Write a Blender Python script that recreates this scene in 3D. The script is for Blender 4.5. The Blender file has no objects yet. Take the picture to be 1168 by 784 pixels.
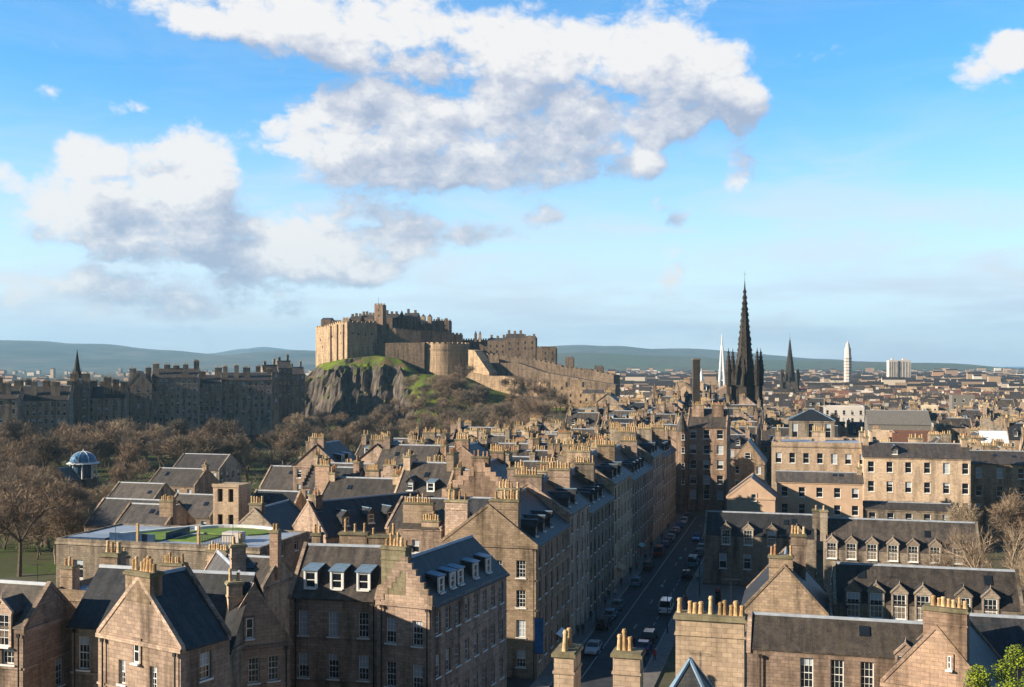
import bpy, math, random
from mathutils import Vector, Matrix, noise as mnoise
R = math.radians
SC = bpy.context.scene
COL = SC.collection
# ------------------------------------------------------------------ camera
F, CX, HY, HC = 1250.0, 584.0, 415.0, 38.0        # focal length in photo pixels, principal column, horizon row, eye height
cam_d = bpy.data.cameras.new("camera")
cam = bpy.data.objects.new("camera", cam_d); COL.objects.link(cam)
cam.location = (0, 0, HC); cam.rotation_euler = (R(90), 0, 0)
cam_d.sensor_width = 36; cam_d.lens = F / 1168 * 36
cam_d.shift_y = 23 / 1168
cam_d.clip_start = 0.5; cam_d.clip_end = 60000
SC.camera = cam
# ------------------------------------------------------------------ light
SUN_H = Vector((-0.966, -0.26, 0)).normalized(); SUN_EL = R(21)
SUN_V = Vector((SUN_H.x * math.cos(SUN_EL), SUN_H.y * math.cos(SUN_EL), math.sin(SUN_EL)))
sun_d = bpy.data.lights.new("sun", 'SUN'); sun_d.energy = 5.0; sun_d.angle = R(0.5); sun_d.color = (1.0, 0.87, 0.68)
sun = bpy.data.objects.new("sun", sun_d); COL.objects.link(sun)
sun.rotation_euler = (-SUN_V).to_track_quat('-Z', 'Y').to_euler()
SC.view_settings.view_transform = 'Standard'; SC.view_settings.look = 'None'
SC.view_settings.exposure = 1.08; SC.view_settings.gamma = 1; SC.view_settings.use_curve_mapping = False
SC.cycles.use_denoising = True
SC.cycles.max_bounces = 5; SC.cycles.diffuse_bounces = 2; SC.cycles.glossy_bounces = 2; SC.cycles.volume_bounces = 0
SC.cycles.transparent_max_bounces = 8

W = bpy.data.worlds.new("World"); SC.world = W; W.use_nodes = True
SKY_STRENGTH = 0.09
def make_world():
    nt = W.node_tree; N = nt.nodes; L = nt.links; N.clear()
    out = N.new('ShaderNodeOutputWorld'); bg = N.new('ShaderNodeBackground')
    bg.inputs['Strength'].default_value = SKY_STRENGTH
    sky = N.new('ShaderNodeTexSky'); sky.sky_type = 'NISHITA'; sky.sun_disc = False
    sky.sun_elevation = SUN_EL; sky.sun_rotation = math.atan2(SUN_H.x, SUN_H.y)
    sky.air_density = 1.0; sky.dust_density = 0.8; sky.ozone_density = 2.5; sky.altitude = 50
    # direction -> (azimuth, elevation)
    tc = N.new('ShaderNodeTexCoord'); sep = N.new('ShaderNodeSeparateXYZ'); L.new(tc.outputs['Generated'], sep.inputs[0])
    az = N.new('ShaderNodeMath'); az.operation = 'ARCTAN2'; L.new(sep.outputs[0], az.inputs[0]); L.new(sep.outputs[1], az.inputs[1])
    el = N.new('ShaderNodeMath'); el.operation = 'ARCSINE'; L.new(sep.outputs[2], el.inputs[0])
    ae = N.new('ShaderNodeCombineXYZ'); L.new(az.outputs[0], ae.inputs[0]); L.new(el.outputs[0], ae.inputs[1])
    # cloud density group: cumulus heaps + thin streaks
    g = bpy.data.node_groups.new("cloud_density", 'ShaderNodeTree')
    g.interface.new_socket("Dir", in_out='INPUT', socket_type='NodeSocketVector')
    g.interface.new_socket("Density", in_out='OUTPUT', socket_type='NodeSocketFloat')
    gi = g.nodes.new('NodeGroupInput'); go = g.nodes.new('NodeGroupOutput')
    blobs = [(545,150,255,82,1.0),(700,95,170,75,.95),(800,105,95,60,.75),(420,165,135,66,1.0),(610,190,130,40,.6),(660,40,230,50,.30),
             (320,10,200,52,1.0),(370,60,90,36,.6),(240,10,120,34,.7),(760,8,130,34,.45),
             (150,225,135,72,1.0),(225,180,75,52,.9),(95,172,46,30,.8),(60,240,50,40,.5),(190,270,110,34,.62),(330,305,150,30,.45),(60,300,110,34,.35),(130,335,170,30,.45),
             (350,268,175,46,1.0),(470,255,110,38,.75),(260,325,190,40,.50),(140,350,180,30,.42),(420,300,120,30,.6),(560,265,70,26,.5),(590,60,150,46,.55),(440,70,70,40,.45),
             (152,125,36,17,.8),(55,108,22,13,.5),(628,246,34,20,.85),(770,297,30,50,.85),(845,180,26,56,.85),(858,130,30,30,.5),(1135,72,62,46,.85),
             (1160,55,30,20,.8),(762,240,34,22,1.0),(742,190,22,46,.75),(2,200,24,22,.8),(940,55,56,24,.8),(50,60,90,60,.35),(530,15,120,40,.5),(700,365,520,30,.28),(250,395,400,22,.32),(1000,330,120,16,.2),(900,378,260,18,.25)]
    acc = None
    for (px, py, rx, ry, s) in blobs:
        a = math.atan((px - CX) / F); e = math.atan((HY - py) / F * math.cos(a))
        sx, sy = F / rx * 0.92, F / ry * 0.92
        vm = g.nodes.new('ShaderNodeVectorMath'); vm.operation = 'MULTIPLY_ADD'; g.links.new(gi.outputs[0], vm.inputs[0])
        vm.inputs[1].default_value = (sx, sy, 0); vm.inputs[2].default_value = (-a * sx, -e * sy, 0)
        dt = g.nodes.new('ShaderNodeVectorMath'); dt.operation = 'DOT_PRODUCT'; g.links.new(vm.outputs[0], dt.inputs[0]); g.links.new(vm.outputs[0], dt.inputs[1])
        su = g.nodes.new('ShaderNodeMath'); su.operation = 'SUBTRACT'; su.use_clamp = True; su.inputs[0].default_value = 1; g.links.new(dt.outputs['Value'], su.inputs[1])
        if acc is None:
            mu = g.nodes.new('ShaderNodeMath'); mu.operation = 'MULTIPLY'; g.links.new(su.outputs[0], mu.inputs[0]); mu.inputs[1].default_value = s; acc = mu
        else:
            mu = g.nodes.new('ShaderNodeMath'); mu.operation = 'MULTIPLY_ADD'; g.links.new(su.outputs[0], mu.inputs[0]); mu.inputs[1].default_value = s
            g.links.new(acc.outputs[0], mu.inputs[2]); acc = mu
    mn = g.nodes.new('ShaderNodeMath'); mn.operation = 'MINIMUM'; g.links.new(acc.outputs[0], mn.inputs[0]); mn.inputs[1].default_value = 1.15
    sc = g.nodes.new('ShaderNodeVectorMath'); sc.operation = 'MULTIPLY'; g.links.new(gi.outputs[0], sc.inputs[0]); sc.inputs[1].default_value = (1, 1.45, 1)
    nz = g.nodes.new('ShaderNodeTexNoise'); nz.inputs['Scale'].default_value = 8.5; nz.inputs['Detail'].default_value = 9; nz.inputs['Roughness'].default_value = .56
    nz.inputs['Distortion'].default_value = .25
    g.links.new(sc.outputs[0], nz.inputs['Vector'])
    n2 = g.nodes.new('ShaderNodeTexNoise'); n2.inputs['Scale'].default_value = 30; n2.inputs['Detail'].default_value = 8; n2.inputs['Roughness'].default_value = .6
    g.links.new(sc.outputs[0], n2.inputs['Vector'])
    wv = g.nodes.new('ShaderNodeVectorMath'); wv.operation = 'MULTIPLY_ADD'; g.links.new(n2.outputs['Color'], wv.inputs[0]); wv.inputs[1].default_value = (.035, .035, 0); g.links.new(sc.outputs[0], wv.inputs[2])
    vo = g.nodes.new('ShaderNodeTexVoronoi'); vo.feature = 'F1'; vo.voronoi_dimensions = '2D'; vo.inputs['Scale'].default_value = 19; vo.inputs['Detail'].default_value = 3; vo.inputs['Roughness'].default_value = .58; vo.inputs['Lacunarity'].default_value = 2.3
    g.links.new(wv.outputs[0], vo.inputs['Vector'])
    def mad(x, k, c):
        q = g.nodes.new('ShaderNodeMath'); q.operation = 'MULTIPLY_ADD'; g.links.new(x, q.inputs[0]); q.inputs[1].default_value = k
        if isinstance(c, float): q.inputs[2].default_value = c
        else: g.links.new(c, q.inputs[2])
        return q.outputs[0]
    m1 = mad(nz.outputs[0], 1.9, -.95 - .62); m2 = mad(n2.outputs[0], .8, m1); m2 = mad(m2, 1.0, -.40)
    m3 = mad(vo.outputs['Distance'], -.72, m2); m3 = mad(m3, 1.0, .64); m4 = mad(mn.outputs[0], 1.25, m3)
    g.links.new(m4, go.inputs[0])
    def dens(off):
        if off:
            ad = N.new('ShaderNodeVectorMath'); ad.operation = 'ADD'; L.new(ae.outputs[0], ad.inputs[0]); ad.inputs[1].default_value = off; src = ad.outputs[0]
        else: src = ae.outputs[0]
        gn = N.new('ShaderNodeGroup'); gn.node_tree = g; L.new(src, gn.inputs[0]); return gn.outputs[0]
    d0 = dens(None); d1 = dens((-.009, .013, 0)); d2 = dens((-.024, .050, 0))
    def M(op, x, y, z=None, clamp=False):
        q = N.new('ShaderNodeMath'); q.operation = op; q.use_clamp = clamp
        for i, v_ in enumerate((x, y, z)):
            if v_ is None: continue
            if isinstance(v_, (int, float)): q.inputs[i].default_value = v_
            else: L.new(v_, q.inputs[i])
        return q.outputs[0]
    al = N.new('ShaderNodeMapRange'); al.interpolation_type = 'SMOOTHSTEP'; L.new(d0, al.inputs[0]); al.inputs[1].default_value = .0; al.inputs[2].default_value = .72; al.inputs[4].default_value = .97
    s1 = M('SUBTRACT', d0, d1); s2 = M('SUBTRACT', d0, d2)
    th = N.new('ShaderNodeMapRange'); L.new(d2, th.inputs[0]); th.inputs[1].default_value = -.1; th.inputs[2].default_value = 1.15; th.inputs[3].default_value = .74; th.inputs[4].default_value = .26
    lt = M('MULTIPLY_ADD', s1, .48, M('MULTIPLY_ADD', s2, .34, th.outputs[0]), True)
    k = 1 / SKY_STRENGTH
    rp = N.new('ShaderNodeValToRGB'); L.new(lt, rp.inputs[0]); e = rp.color_ramp.elements
    e[0].position = 0; e[0].color = (.20, .23, .30, 1); e[1].position = 1; e[1].color = (.465, .45, .44, 1)
    x = e.new(.45); x.color = (.305, .315, .36, 1)
    cr = N.new('ShaderNodeMix'); cr.data_type = 'RGBA'; cr.blend_type = 'MULTIPLY'; cr.inputs[0].default_value = 1
    L.new(rp.outputs[0], cr.inputs[6]); cr.inputs[7].default_value = (k, k, k, 1)
    # clear air: deeper blue overhead, milky towards the horizon
    t1 = N.new('ShaderNodeMix'); t1.data_type = 'RGBA'; t1.blend_type = 'MULTIPLY'; t1.inputs[0].default_value = 1
    L.new(sky.outputs[0], t1.inputs[6]); t1.inputs[7].default_value = (.48, 1.06, 1.40, 1)
    hz = N.new('ShaderNodeMapRange'); hz.interpolation_type = 'SMOOTHSTEP'; L.new(el.outputs[0], hz.inputs[0]); hz.inputs[1].default_value = -.02; hz.inputs[2].default_value = .26; hz.inputs[3].default_value = .88; hz.inputs[4].default_value = 0
    tint = N.new('ShaderNodeMix'); tint.data_type = 'RGBA'; L.new(hz.outputs[0], tint.inputs[0]); L.new(t1.outputs[2], tint.inputs[6]); tint.inputs[7].default_value = (.52 * k, .56 * k, .585 * k, 1)
    mx = N.new('ShaderNodeMix'); mx.data_type = 'RGBA'; L.new(al.outputs[0], mx.inputs[0]); L.new(tint.outputs[2], mx.inputs[6]); L.new(cr.outputs[2], mx.inputs[7])
    # thin high veil, streaked along the horizon
    vs = N.new('ShaderNodeVectorMath'); vs.operation = 'MULTIPLY'; L.new(ae.outputs[0], vs.inputs[0]); vs.inputs[1].default_value = (1, 4.5, 1)
    vn = N.new('ShaderNodeTexNoise'); vn.inputs['Scale'].default_value = 5; vn.inputs['Detail'].default_value = 9; vn.inputs['Roughness'].default_value = .62; vn.inputs['Distortion'].default_value = .6; L.new(vs.outputs[0], vn.inputs['Vector'])
    vr = N.new('ShaderNodeMapRange'); vr.interpolation_type = 'SMOOTHSTEP'; L.new(vn.outputs[0], vr.inputs[0]); vr.inputs[1].default_value = .42; vr.inputs[2].default_value = .66; vr.inputs[4].default_value = .8
    ve = N.new('ShaderNodeMapRange'); ve.interpolation_type = 'SMOOTHSTEP'; L.new(el.outputs[0], ve.inputs[0]); ve.inputs[1].default_value = .05; ve.inputs[2].default_value = .24; ve.inputs[3].default_value = 1; ve.inputs[4].default_value = .12
    vm_ = N.new('ShaderNodeMath'); vm_.operation = 'MULTIPLY'; L.new(vr.outputs[0], vm_.inputs[0]); L.new(ve.outputs[0], vm_.inputs[1])
    v2 = N.new('ShaderNodeMix'); v2.data_type = 'RGBA'; L.new(vm_.outputs[0], v2.inputs[0]); L.new(tint.outputs[2], v2.inputs[6]); v2.inputs[7].default_value = (.40 * k, .415 * k, .44 * k, 1)
    bs = N.new('ShaderNodeVectorMath'); bs.operation = 'MULTIPLY'; L.new(ae.outputs[0], bs.inputs[0]); bs.inputs[1].default_value = (1, 8, 1)
    bn = N.new('ShaderNodeTexNoise'); bn.inputs['Scale'].default_value = 4.2; bn.inputs['Detail'].default_value = 8; bn.inputs['Roughness'].default_value = .6; L.new(bs.outputs[0], bn.inputs['Vector'])
    b1 = N.new('ShaderNodeMapRange'); b1.interpolation_type = 'SMOOTHSTEP'; L.new(bn.outputs[0], b1.inputs[0]); b1.inputs[1].default_value = .40; b1.inputs[2].default_value = .60
    b2 = N.new('ShaderNodeMapRange'); b2.interpolation_type = 'SMOOTHSTEP'; L.new(el.outputs[0], b2.inputs[0]); b2.inputs[1].default_value = .055; b2.inputs[2].default_value = .10; b2.inputs[3].default_value = .62; b2.inputs[4].default_value = 0
    v3 = N.new('ShaderNodeMix'); v3.data_type = 'RGBA'; L.new(M('MULTIPLY', b1.outputs[0], b2.outputs[0]), v3.inputs[0]); L.new(v2.outputs[2], v3.inputs[6]); v3.inputs[7].default_value = (.335 * k, .375 * k, .44 * k, 1)
    L.new(v3.outputs[2], mx.inputs[6])
    # unseen sky behind the viewer and overhead is dimmed, added to deepen the shadows
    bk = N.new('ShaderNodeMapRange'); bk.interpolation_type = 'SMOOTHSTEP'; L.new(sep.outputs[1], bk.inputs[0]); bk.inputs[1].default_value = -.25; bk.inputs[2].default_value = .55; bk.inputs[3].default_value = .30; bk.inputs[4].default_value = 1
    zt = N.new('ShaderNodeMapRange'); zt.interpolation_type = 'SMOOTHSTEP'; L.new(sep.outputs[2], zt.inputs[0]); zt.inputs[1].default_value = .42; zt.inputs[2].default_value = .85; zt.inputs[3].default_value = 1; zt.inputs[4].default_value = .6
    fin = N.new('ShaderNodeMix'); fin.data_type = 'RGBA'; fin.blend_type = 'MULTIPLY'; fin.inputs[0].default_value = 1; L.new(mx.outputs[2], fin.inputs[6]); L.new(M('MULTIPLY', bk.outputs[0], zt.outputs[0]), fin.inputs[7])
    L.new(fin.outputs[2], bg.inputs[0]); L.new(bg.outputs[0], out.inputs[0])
make_world()

# ------------------------------------------------------------------ materials
MAT = {}
def new_mat(name):
    m = bpy.data.materials.new(name); m.use_nodes = True; MAT[name] = m
    nt = m.node_tree; return m, nt, nt.nodes, nt.links, nt.nodes['Principled BSDF']
def rgb(c): return (c[0], c[1], c[2], 1)
def plain(name, c, rough=.7, metal=0, noise_amt=.25, scale=1.5, spec=.3, coat=0):
    m, nt, N, L, b = new_mat(name)
    b.inputs['Roughness'].default_value = rough; b.inputs['Metallic'].default_value = metal; b.inputs['Specular IOR Level'].default_value = spec
    if coat: b.inputs['Coat Weight'].default_value = coat
    tc = N.new('ShaderNodeTexCoord'); nz = N.new('ShaderNodeTexNoise'); nz.inputs['Scale'].default_value = scale; nz.inputs['Detail'].default_value = 6
    L.new(tc.outputs['Object'], nz.inputs['Vector'])
    mr = N.new('ShaderNodeMapRange'); L.new(nz.outputs[0], mr.inputs[0]); mr.inputs[1].default_value = .3; mr.inputs[2].default_value = .7
    mr.inputs[3].default_value = 1 - noise_amt; mr.inputs[4].default_value = 1 + noise_amt
    mx = N.new('ShaderNodeMix'); mx.data_type = 'RGBA'; mx.blend_type = 'MULTIPLY'; mx.inputs[0].default_value = 1
    mx.inputs[6].default_value = rgb(c); L.new(mr.outputs[0], mx.inputs[7]); L.new(mx.outputs[2], b.inputs['Base Color'])
    return m
def stone(name, c1, c2, mortar, bw=.62, bh=.29, soot=.70, rnd=.36, bump=.35):
    m, nt, N, L, b = new_mat(name); b.inputs['Roughness'].default_value = .9; b.inputs['Specular IOR Level'].default_value = .15
    uv = N.new('ShaderNodeUVMap'); tc = N.new('ShaderNodeTexCoord'); oi = N.new('ShaderNodeObjectInfo')
    wob = N.new('ShaderNodeTexNoise'); wob.inputs['Scale'].default_value = 1.3; wob.inputs['Detail'].default_value = 3; L.new(tc.outputs['Object'], wob.inputs['Vector'])
    wm = N.new('ShaderNodeVectorMath'); wm.operation = 'MULTIPLY_ADD'; L.new(wob.outputs['Color'], wm.inputs[0]); wm.inputs[1].default_value = (.08, .05, 0); L.new(uv.outputs[0], wm.inputs[2])
    br = N.new('ShaderNodeTexBrick'); L.new(wm.outputs[0], br.inputs['Vector'])
    br.inputs['Color1'].default_value = rgb(c1); br.inputs['Color2'].default_value = rgb(c2); br.inputs['Mortar'].default_value = rgb(mortar)
    br.inputs['Scale'].default_value = 1; br.inputs['Brick Width'].default_value = bw; br.inputs['Row Height'].default_value = bh
    br.inputs['Mortar Size'].default_value = .012; br.inputs['Mortar Smooth'].default_value = .3; br.inputs['Bias'].default_value = -.1
    # stone to stone variation
    v = N.new('ShaderNodeTexNoise'); v.inputs['Scale'].default_value = 2.6; v.inputs['Detail'].default_value = 5; v.inputs['Roughness'].default_value = .7; L.new(tc.outputs['Object'], v.inputs['Vector'])
    mr = N.new('ShaderNodeMapRange'); L.new(v.outputs[0], mr.inputs[0]); mr.inputs[1].default_value = .3; mr.inputs[2].default_value = .7; mr.inputs[3].default_value = .78; mr.inputs[4].default_value = 1.2
    # soot: vertical runs and broad patches
    mp = N.new('ShaderNodeMapping'); mp.inputs['Scale'].default_value = (1.1, 1.1, .16); L.new(tc.outputs['Object'], mp.inputs[0])
    s = N.new('ShaderNodeTexNoise'); s.inputs['Scale'].default_value = .55; s.inputs['Detail'].default_value = 8; s.inputs['Roughness'].default_value = .62; L.new(mp.outputs[0], s.inputs['Vector'])
    sr = N.new('ShaderNodeMapRange'); L.new(s.outputs[0], sr.inputs[0]); sr.inputs[1].default_value = .46; sr.inputs[2].default_value = .66; sr.inputs[3].default_value = 1; sr.inputs[4].default_value = 1 - soot
    ro = N.new('ShaderNodeMapRange'); L.new(oi.outputs['Random'], ro.inputs[0]); ro.inputs[3].default_value = 1 - rnd; ro.inputs[4].default_value = 1 + rnd * .7
    a = N.new('ShaderNodeMath'); a.operation = 'MULTIPLY'; L.new(mr.outputs[0], a.inputs[0]); L.new(sr.outputs[0], a.inputs[1])
    a2 = N.new('ShaderNodeMath'); a2.operation = 'MULTIPLY'; L.new(a.outputs[0], a2.inputs[0]); L.new(ro.outputs[0], a2.inputs[1])
    mx = N.new('ShaderNodeMix'); mx.data_type = 'RGBA'; mx.blend_type = 'MULTIPLY'; mx.inputs[0].default_value = 1
    L.new(br.outputs['Color'], mx.inputs[6]); L.new(a2.outputs[0], mx.inputs[7])
    # lichen hue drift
    hv = N.new('ShaderNodeTexNoise'); hv.inputs['Scale'].default_value = .5; L.new(tc.outputs['Object'], hv.inputs['Vector'])
    hm = N.new('ShaderNodeMix'); hm.data_type = 'RGBA'; hm.blend_type = 'MULTIPLY'; hr = N.new('ShaderNodeMapRange'); L.new(hv.outputs[0], hr.inputs[0]); hr.inputs[1].default_value = .45; hr.inputs[2].default_value = .75; hr.inputs[4].default_value = .45
    L.new(hr.outputs[0], hm.inputs[0]); L.new(mx.outputs[2], hm.inputs[6]); hm.inputs[7].default_value = (.95, .96, .80, 1)
    L.new(hm.outputs[2], b.inputs['Base Color'])
    bp = N.new('ShaderNodeBump'); bp.inputs['Strength'].default_value = bump; bp.inputs['Distance'].default_value = .04
    ad = N.new('ShaderNodeMath'); ad.operation = 'MULTIPLY_ADD'; L.new(v.outputs[0], ad.inputs[0]); ad.inputs[1].default_value = .8
    iv = N.new('ShaderNodeMath'); iv.operation = 'SUBTRACT'; iv.inputs[0].default_value = 1; L.new(br.outputs['Fac'], iv.inputs[1]); L.new(iv.outputs[0], ad.inputs[2])
    L.new(ad.outputs[0], bp.inputs['Height']); L.new(bp.outputs[0], b.inputs['Normal'])
    return m
stone('stone_pink', (.46, .335, .26), (.315, .228, .18), (.19, .145, .118))
stone('stone_buff', (.46, .335, .235), (.31, .225, .16), (.21, .16, .12))
stone('stone_grey', (.38, .305, .235), (.265, .215, .17), (.18, .15, .125))
stone('stone_red', (.42, .285, .205), (.29, .20, .15), (.19, .14, .115))
stone('stone_light', (.57, .425, .305), (.44, .325, .235), (.31, .235, .175), soot=.5)
stone('stone_sooty', (0.075, 0.062, 0.052), (0.045, 0.038, 0.033), (0.030, 0.028, 0.025), soot=.6)
stone('stone_row', (.40, .31, .24), (.27, .205, .165), (.17, .135, .11), rnd=.45)
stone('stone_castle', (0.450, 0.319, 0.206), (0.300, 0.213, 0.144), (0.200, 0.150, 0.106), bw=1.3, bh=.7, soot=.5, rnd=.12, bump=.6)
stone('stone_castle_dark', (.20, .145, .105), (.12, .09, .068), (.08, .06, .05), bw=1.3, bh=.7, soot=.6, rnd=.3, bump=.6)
stone('stone_cap', (0.300, 0.258, 0.168), (0.216, 0.186, 0.120), (0.168, 0.144, 0.096), bw=.9, bh=.4, soot=.5)
def slate(name, c1, c2, c3):
    m, nt, N, L, b = new_mat(name); b.inputs['Roughness'].default_value = .55; b.inputs['Specular IOR Level'].default_value = .35
    uv = N.new('ShaderNodeUVMap'); tc = N.new('ShaderNodeTexCoord'); oi = N.new('ShaderNodeObjectInfo')
    br = N.new('ShaderNodeTexBrick'); L.new(uv.outputs[0], br.inputs['Vector'])
    br.inputs['Color1'].default_value = rgb(c1); br.inputs['Color2'].default_value = rgb(c2); br.inputs['Mortar'].default_value = rgb([x * .4 for x in c2])
    br.inputs['Scale'].default_value = 1; br.inputs['Brick Width'].default_value = .3; br.inputs['Row Height'].default_value = .22; br.inputs['Mortar Size'].default_value = .014
    v = N.new('ShaderNodeTexNoise'); v.inputs['Scale'].default_value = 1.1; v.inputs['Detail'].default_value = 7; v.inputs['Roughness'].default_value = .7; L.new(tc.outputs['Object'], v.inputs['Vector'])
    vr = N.new('ShaderNodeMapRange'); L.new(v.outputs[0], vr.inputs[0]); vr.inputs[1].default_value = .35; vr.inputs[2].default_value = .7; vr.inputs[4].default_value = .75
    mx = N.new('ShaderNodeMix'); mx.data_type = 'RGBA'; L.new(vr.outputs[0], mx.inputs[0]); L.new(br.outputs['Color'], mx.inputs[6]); mx.inputs[7].default_value = rgb(c3)
    ro = N.new('ShaderNodeMapRange'); L.new(oi.outputs['Random'], ro.inputs[0]); ro.inputs[3].default_value = .72; ro.inputs[4].default_value = 1.25
    m2 = N.new('ShaderNodeMix'); m2.data_type = 'RGBA'; m2.blend_type = 'MULTIPLY'; m2.inputs[0].default_value = 1; L.new(mx.outputs[2], m2.inputs[6]); L.new(ro.outputs[0], m2.inputs[7])
    mp = N.new('ShaderNodeMapping'); mp.inputs['Scale'].default_value = (1.6, .22, 1); L.new(uv.outputs[0], mp.inputs[0])
    pn = N.new('ShaderNodeTexNoise'); pn.inputs['Scale'].default_value = .9; pn.inputs['Detail'].default_value = 8; pn.inputs['Roughness'].default_value = .7; L.new(mp.outputs[0], pn.inputs['Vector'])
    pr = N.new('ShaderNodeMapRange'); L.new(pn.outputs[0], pr.inputs[0]); pr.inputs[1].default_value = .34; pr.inputs[2].default_value = .68; pr.inputs[3].default_value = .55; pr.inputs[4].default_value = 1.5
    m3 = N.new('ShaderNodeMix'); m3.data_type = 'RGBA'; m3.blend_type = 'MULTIPLY'; m3.inputs[0].default_value = 1; L.new(m2.outputs[2], m3.inputs[6]); L.new(pr.outputs[0], m3.inputs[7])
    ms = N.new('ShaderNodeTexNoise'); ms.inputs['Scale'].default_value = .35; ms.inputs['Detail'].default_value = 9; ms.inputs['Roughness'].default_value = .75; L.new(tc.outputs['Object'], ms.inputs['Vector'])
    mr_ = N.new('ShaderNodeMapRange'); L.new(ms.outputs[0], mr_.inputs[0]); mr_.inputs[1].default_value = .56; mr_.inputs[2].default_value = .70; mr_.inputs[4].default_value = .6
    m4 = N.new('ShaderNodeMix'); m4.data_type = 'RGBA'; L.new(mr_.outputs[0], m4.inputs[0]); L.new(m3.outputs[2], m4.inputs[6]); m4.inputs[7].default_value = rgb([c2[0] * 1.5, c2[1] * 1.55, c2[2] * .9])
    L.new(m4.outputs[2], b.inputs['Base Color'])
    sp = N.new('ShaderNodeSeparateXYZ'); L.new(uv.outputs[0], sp.inputs[0])
    fr = N.new('ShaderNodeMath'); fr.operation = 'MULTIPLY'; L.new(sp.outputs[1], fr.inputs[0]); fr.inputs[1].default_value = 1 / .22
    f2 = N.new('ShaderNodeMath'); f2.operation = 'FRACT'; L.new(fr.outputs[0], f2.inputs[0])
    ad = N.new('ShaderNodeMath'); ad.operation = 'MULTIPLY_ADD'; L.new(v.outputs[0], ad.inputs[0]); ad.inputs[1].default_value = -1.2; 
    ng = N.new('ShaderNodeMath'); ng.operation = 'MULTIPLY'; L.new(f2.outputs[0], ng.inputs[0]); ng.inputs[1].default_value = -1; L.new(ng.outputs[0], ad.inputs[2])
    bp = N.new('ShaderNodeBump'); bp.inputs['Strength'].default_value = .5; bp.inputs['Distance'].default_value = .04; L.new(ad.outputs[0], bp.inputs['Height']); L.new(bp.outputs[0], b.inputs['Normal'])
    return m
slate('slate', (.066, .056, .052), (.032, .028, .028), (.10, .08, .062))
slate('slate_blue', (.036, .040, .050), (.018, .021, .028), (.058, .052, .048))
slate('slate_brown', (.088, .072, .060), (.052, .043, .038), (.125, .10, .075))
slate('tile_red', (.20, .085, .055), (.14, .06, .045), (.16, .09, .06))
plain('lead', (.30, .33, .38), .45, 0, .2)
plain('lead_blue', (.16, .24, .33), .4, 0, .2)
plain('white_paint', (.74, .74, .72), .5, 0, .06)
plain('old_paint', (.46, .46, .45), .6, 0, .1)
plain('clay_buff', (.47, .355, .21), .8, 0, .3, 3)
plain('clay_red', (.40, .25, .155), .8, 0, .3, 3)
for nm_ in ('clay_buff', 'clay_red'):
    nt_ = MAT[nm_].node_tree; oi_ = nt_.nodes.new('ShaderNodeObjectInfo'); cr_ = nt_.nodes.new('ShaderNodeValToRGB'); nt_.links.new(oi_.outputs['Random'], cr_.inputs[0])
    e_ = cr_.color_ramp.elements; e_[0].color = (.50, .42, .34, 1); e_[1].color = (1.15, 1.1, 1.05, 1); q_ = e_.new(.4); q_.color = (.95, .80, .66, 1); q_ = e_.new(.7); q_.color = (1.05, .98, .9, 1)
    mx_ = next(n for n in nt_.nodes if n.bl_idname == 'ShaderNodeMix'); m2_ = nt_.nodes.new('ShaderNodeMix'); m2_.data_type = 'RGBA'; m2_.blend_type = 'MULTIPLY'; m2_.inputs[0].default_value = 1
    nt_.links.new(mx_.outputs[2], m2_.inputs[6]); nt_.links.new(cr_.outputs[0], m2_.inputs[7]); nt_.links.new(m2_.outputs[2], nt_.nodes['Principled BSDF'].inputs['Base Color'])
plain('iron', (.02, .022, .025), .5, 0, .2)
plain('blind', (.42, .46, .50), .25, 0, .05)
m = plain('glass', (.012, .016, .022), .04, 0, .1, spec=.8)
plain('salmon_render', (.52, .36, .25), .85, 0, .12, .6)
plain('cream_render', (.62, .52, .38), .85, 0, .12, .6)
plain('asphalt', (.042, .044, .050), .85, 0, .35, .8)
plain('paving', (.16, .145, .135), .85, 0, .25, 1.2)
plain('kerb_stone', (.24, .23, .22), .85, 0, .2)
plain('line_paint', (.45, .42, .36), .7, 0, .25, 2)
plain('rubber', (.015, .015, .016), .8, 0, .1)
plain('chrome', (.6, .6, .62), .25, 1, .05)
plain('lamp_red', (.35, .01, .01), .2, 0, .05)
plain('lamp_clear', (.8, .8, .78), .15, 0, .05)
plain('bark', (.105, .078, .055), .9, 0, .35, 3)
plain('bark_pale', (.26, .20, .14), .9, 0, .35, 3)
plain('twigs', (.26, .185, .125), .9, 0, .3, .35)
plain('twigs_dark', (.165, .13, .095), .9, 0, .3, .35)
plain('twigs_pale', (.33, .25, .165), .9, 0, .3, .35)
plain('leaf_spring', (.22, .27, .012), .6, 0, .45, 1.4)
plain('leaf_green', (.045, .075, .02), .6, 0, .4, .6)
plain('turf', (.13, .20, .025), .8, 0, .3, .5)
plain('copper_green', (.16, .32, .30), .6, 0, .25)
plain('blue_dome', (.08, .20, .36), .35, 0, .2)
plain('blue_banner', (.015, .10, .28), .6, 0, .3, 2)
plain('rust_cladding', (.16, .075, .05), .7, 0, .15)
plain('grey_cladding', (.17, .155, .135), .7, 0, .2)
plain('white_mast', (.66, .68, .70), .5, 0, .04)
plain('pale_concrete', (.55, .50, .46), .8, 0, .12, .1)
plain('solar_glass', (.03, .06, .12), .15, 0, .3)
for nm, c in {'car_silver': (.50, .58, .64), 'car_black': (.018, .02, .024), 'car_sky': (.20, .34, .45), 'car_teal': (.13, .28, .32), 'car_red': (.32, .03, .025), 'car_blue': (.03, .09, .30), 'car_white': (.72, .74, .76),
              'car_navy': (.02, .03, .10), 'car_grey': (.16, .18, .20), 'car_purple': (.10, .05, .22)}.items(): plain(nm, c, .25, .1, .04, 1, .5, .6)
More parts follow.
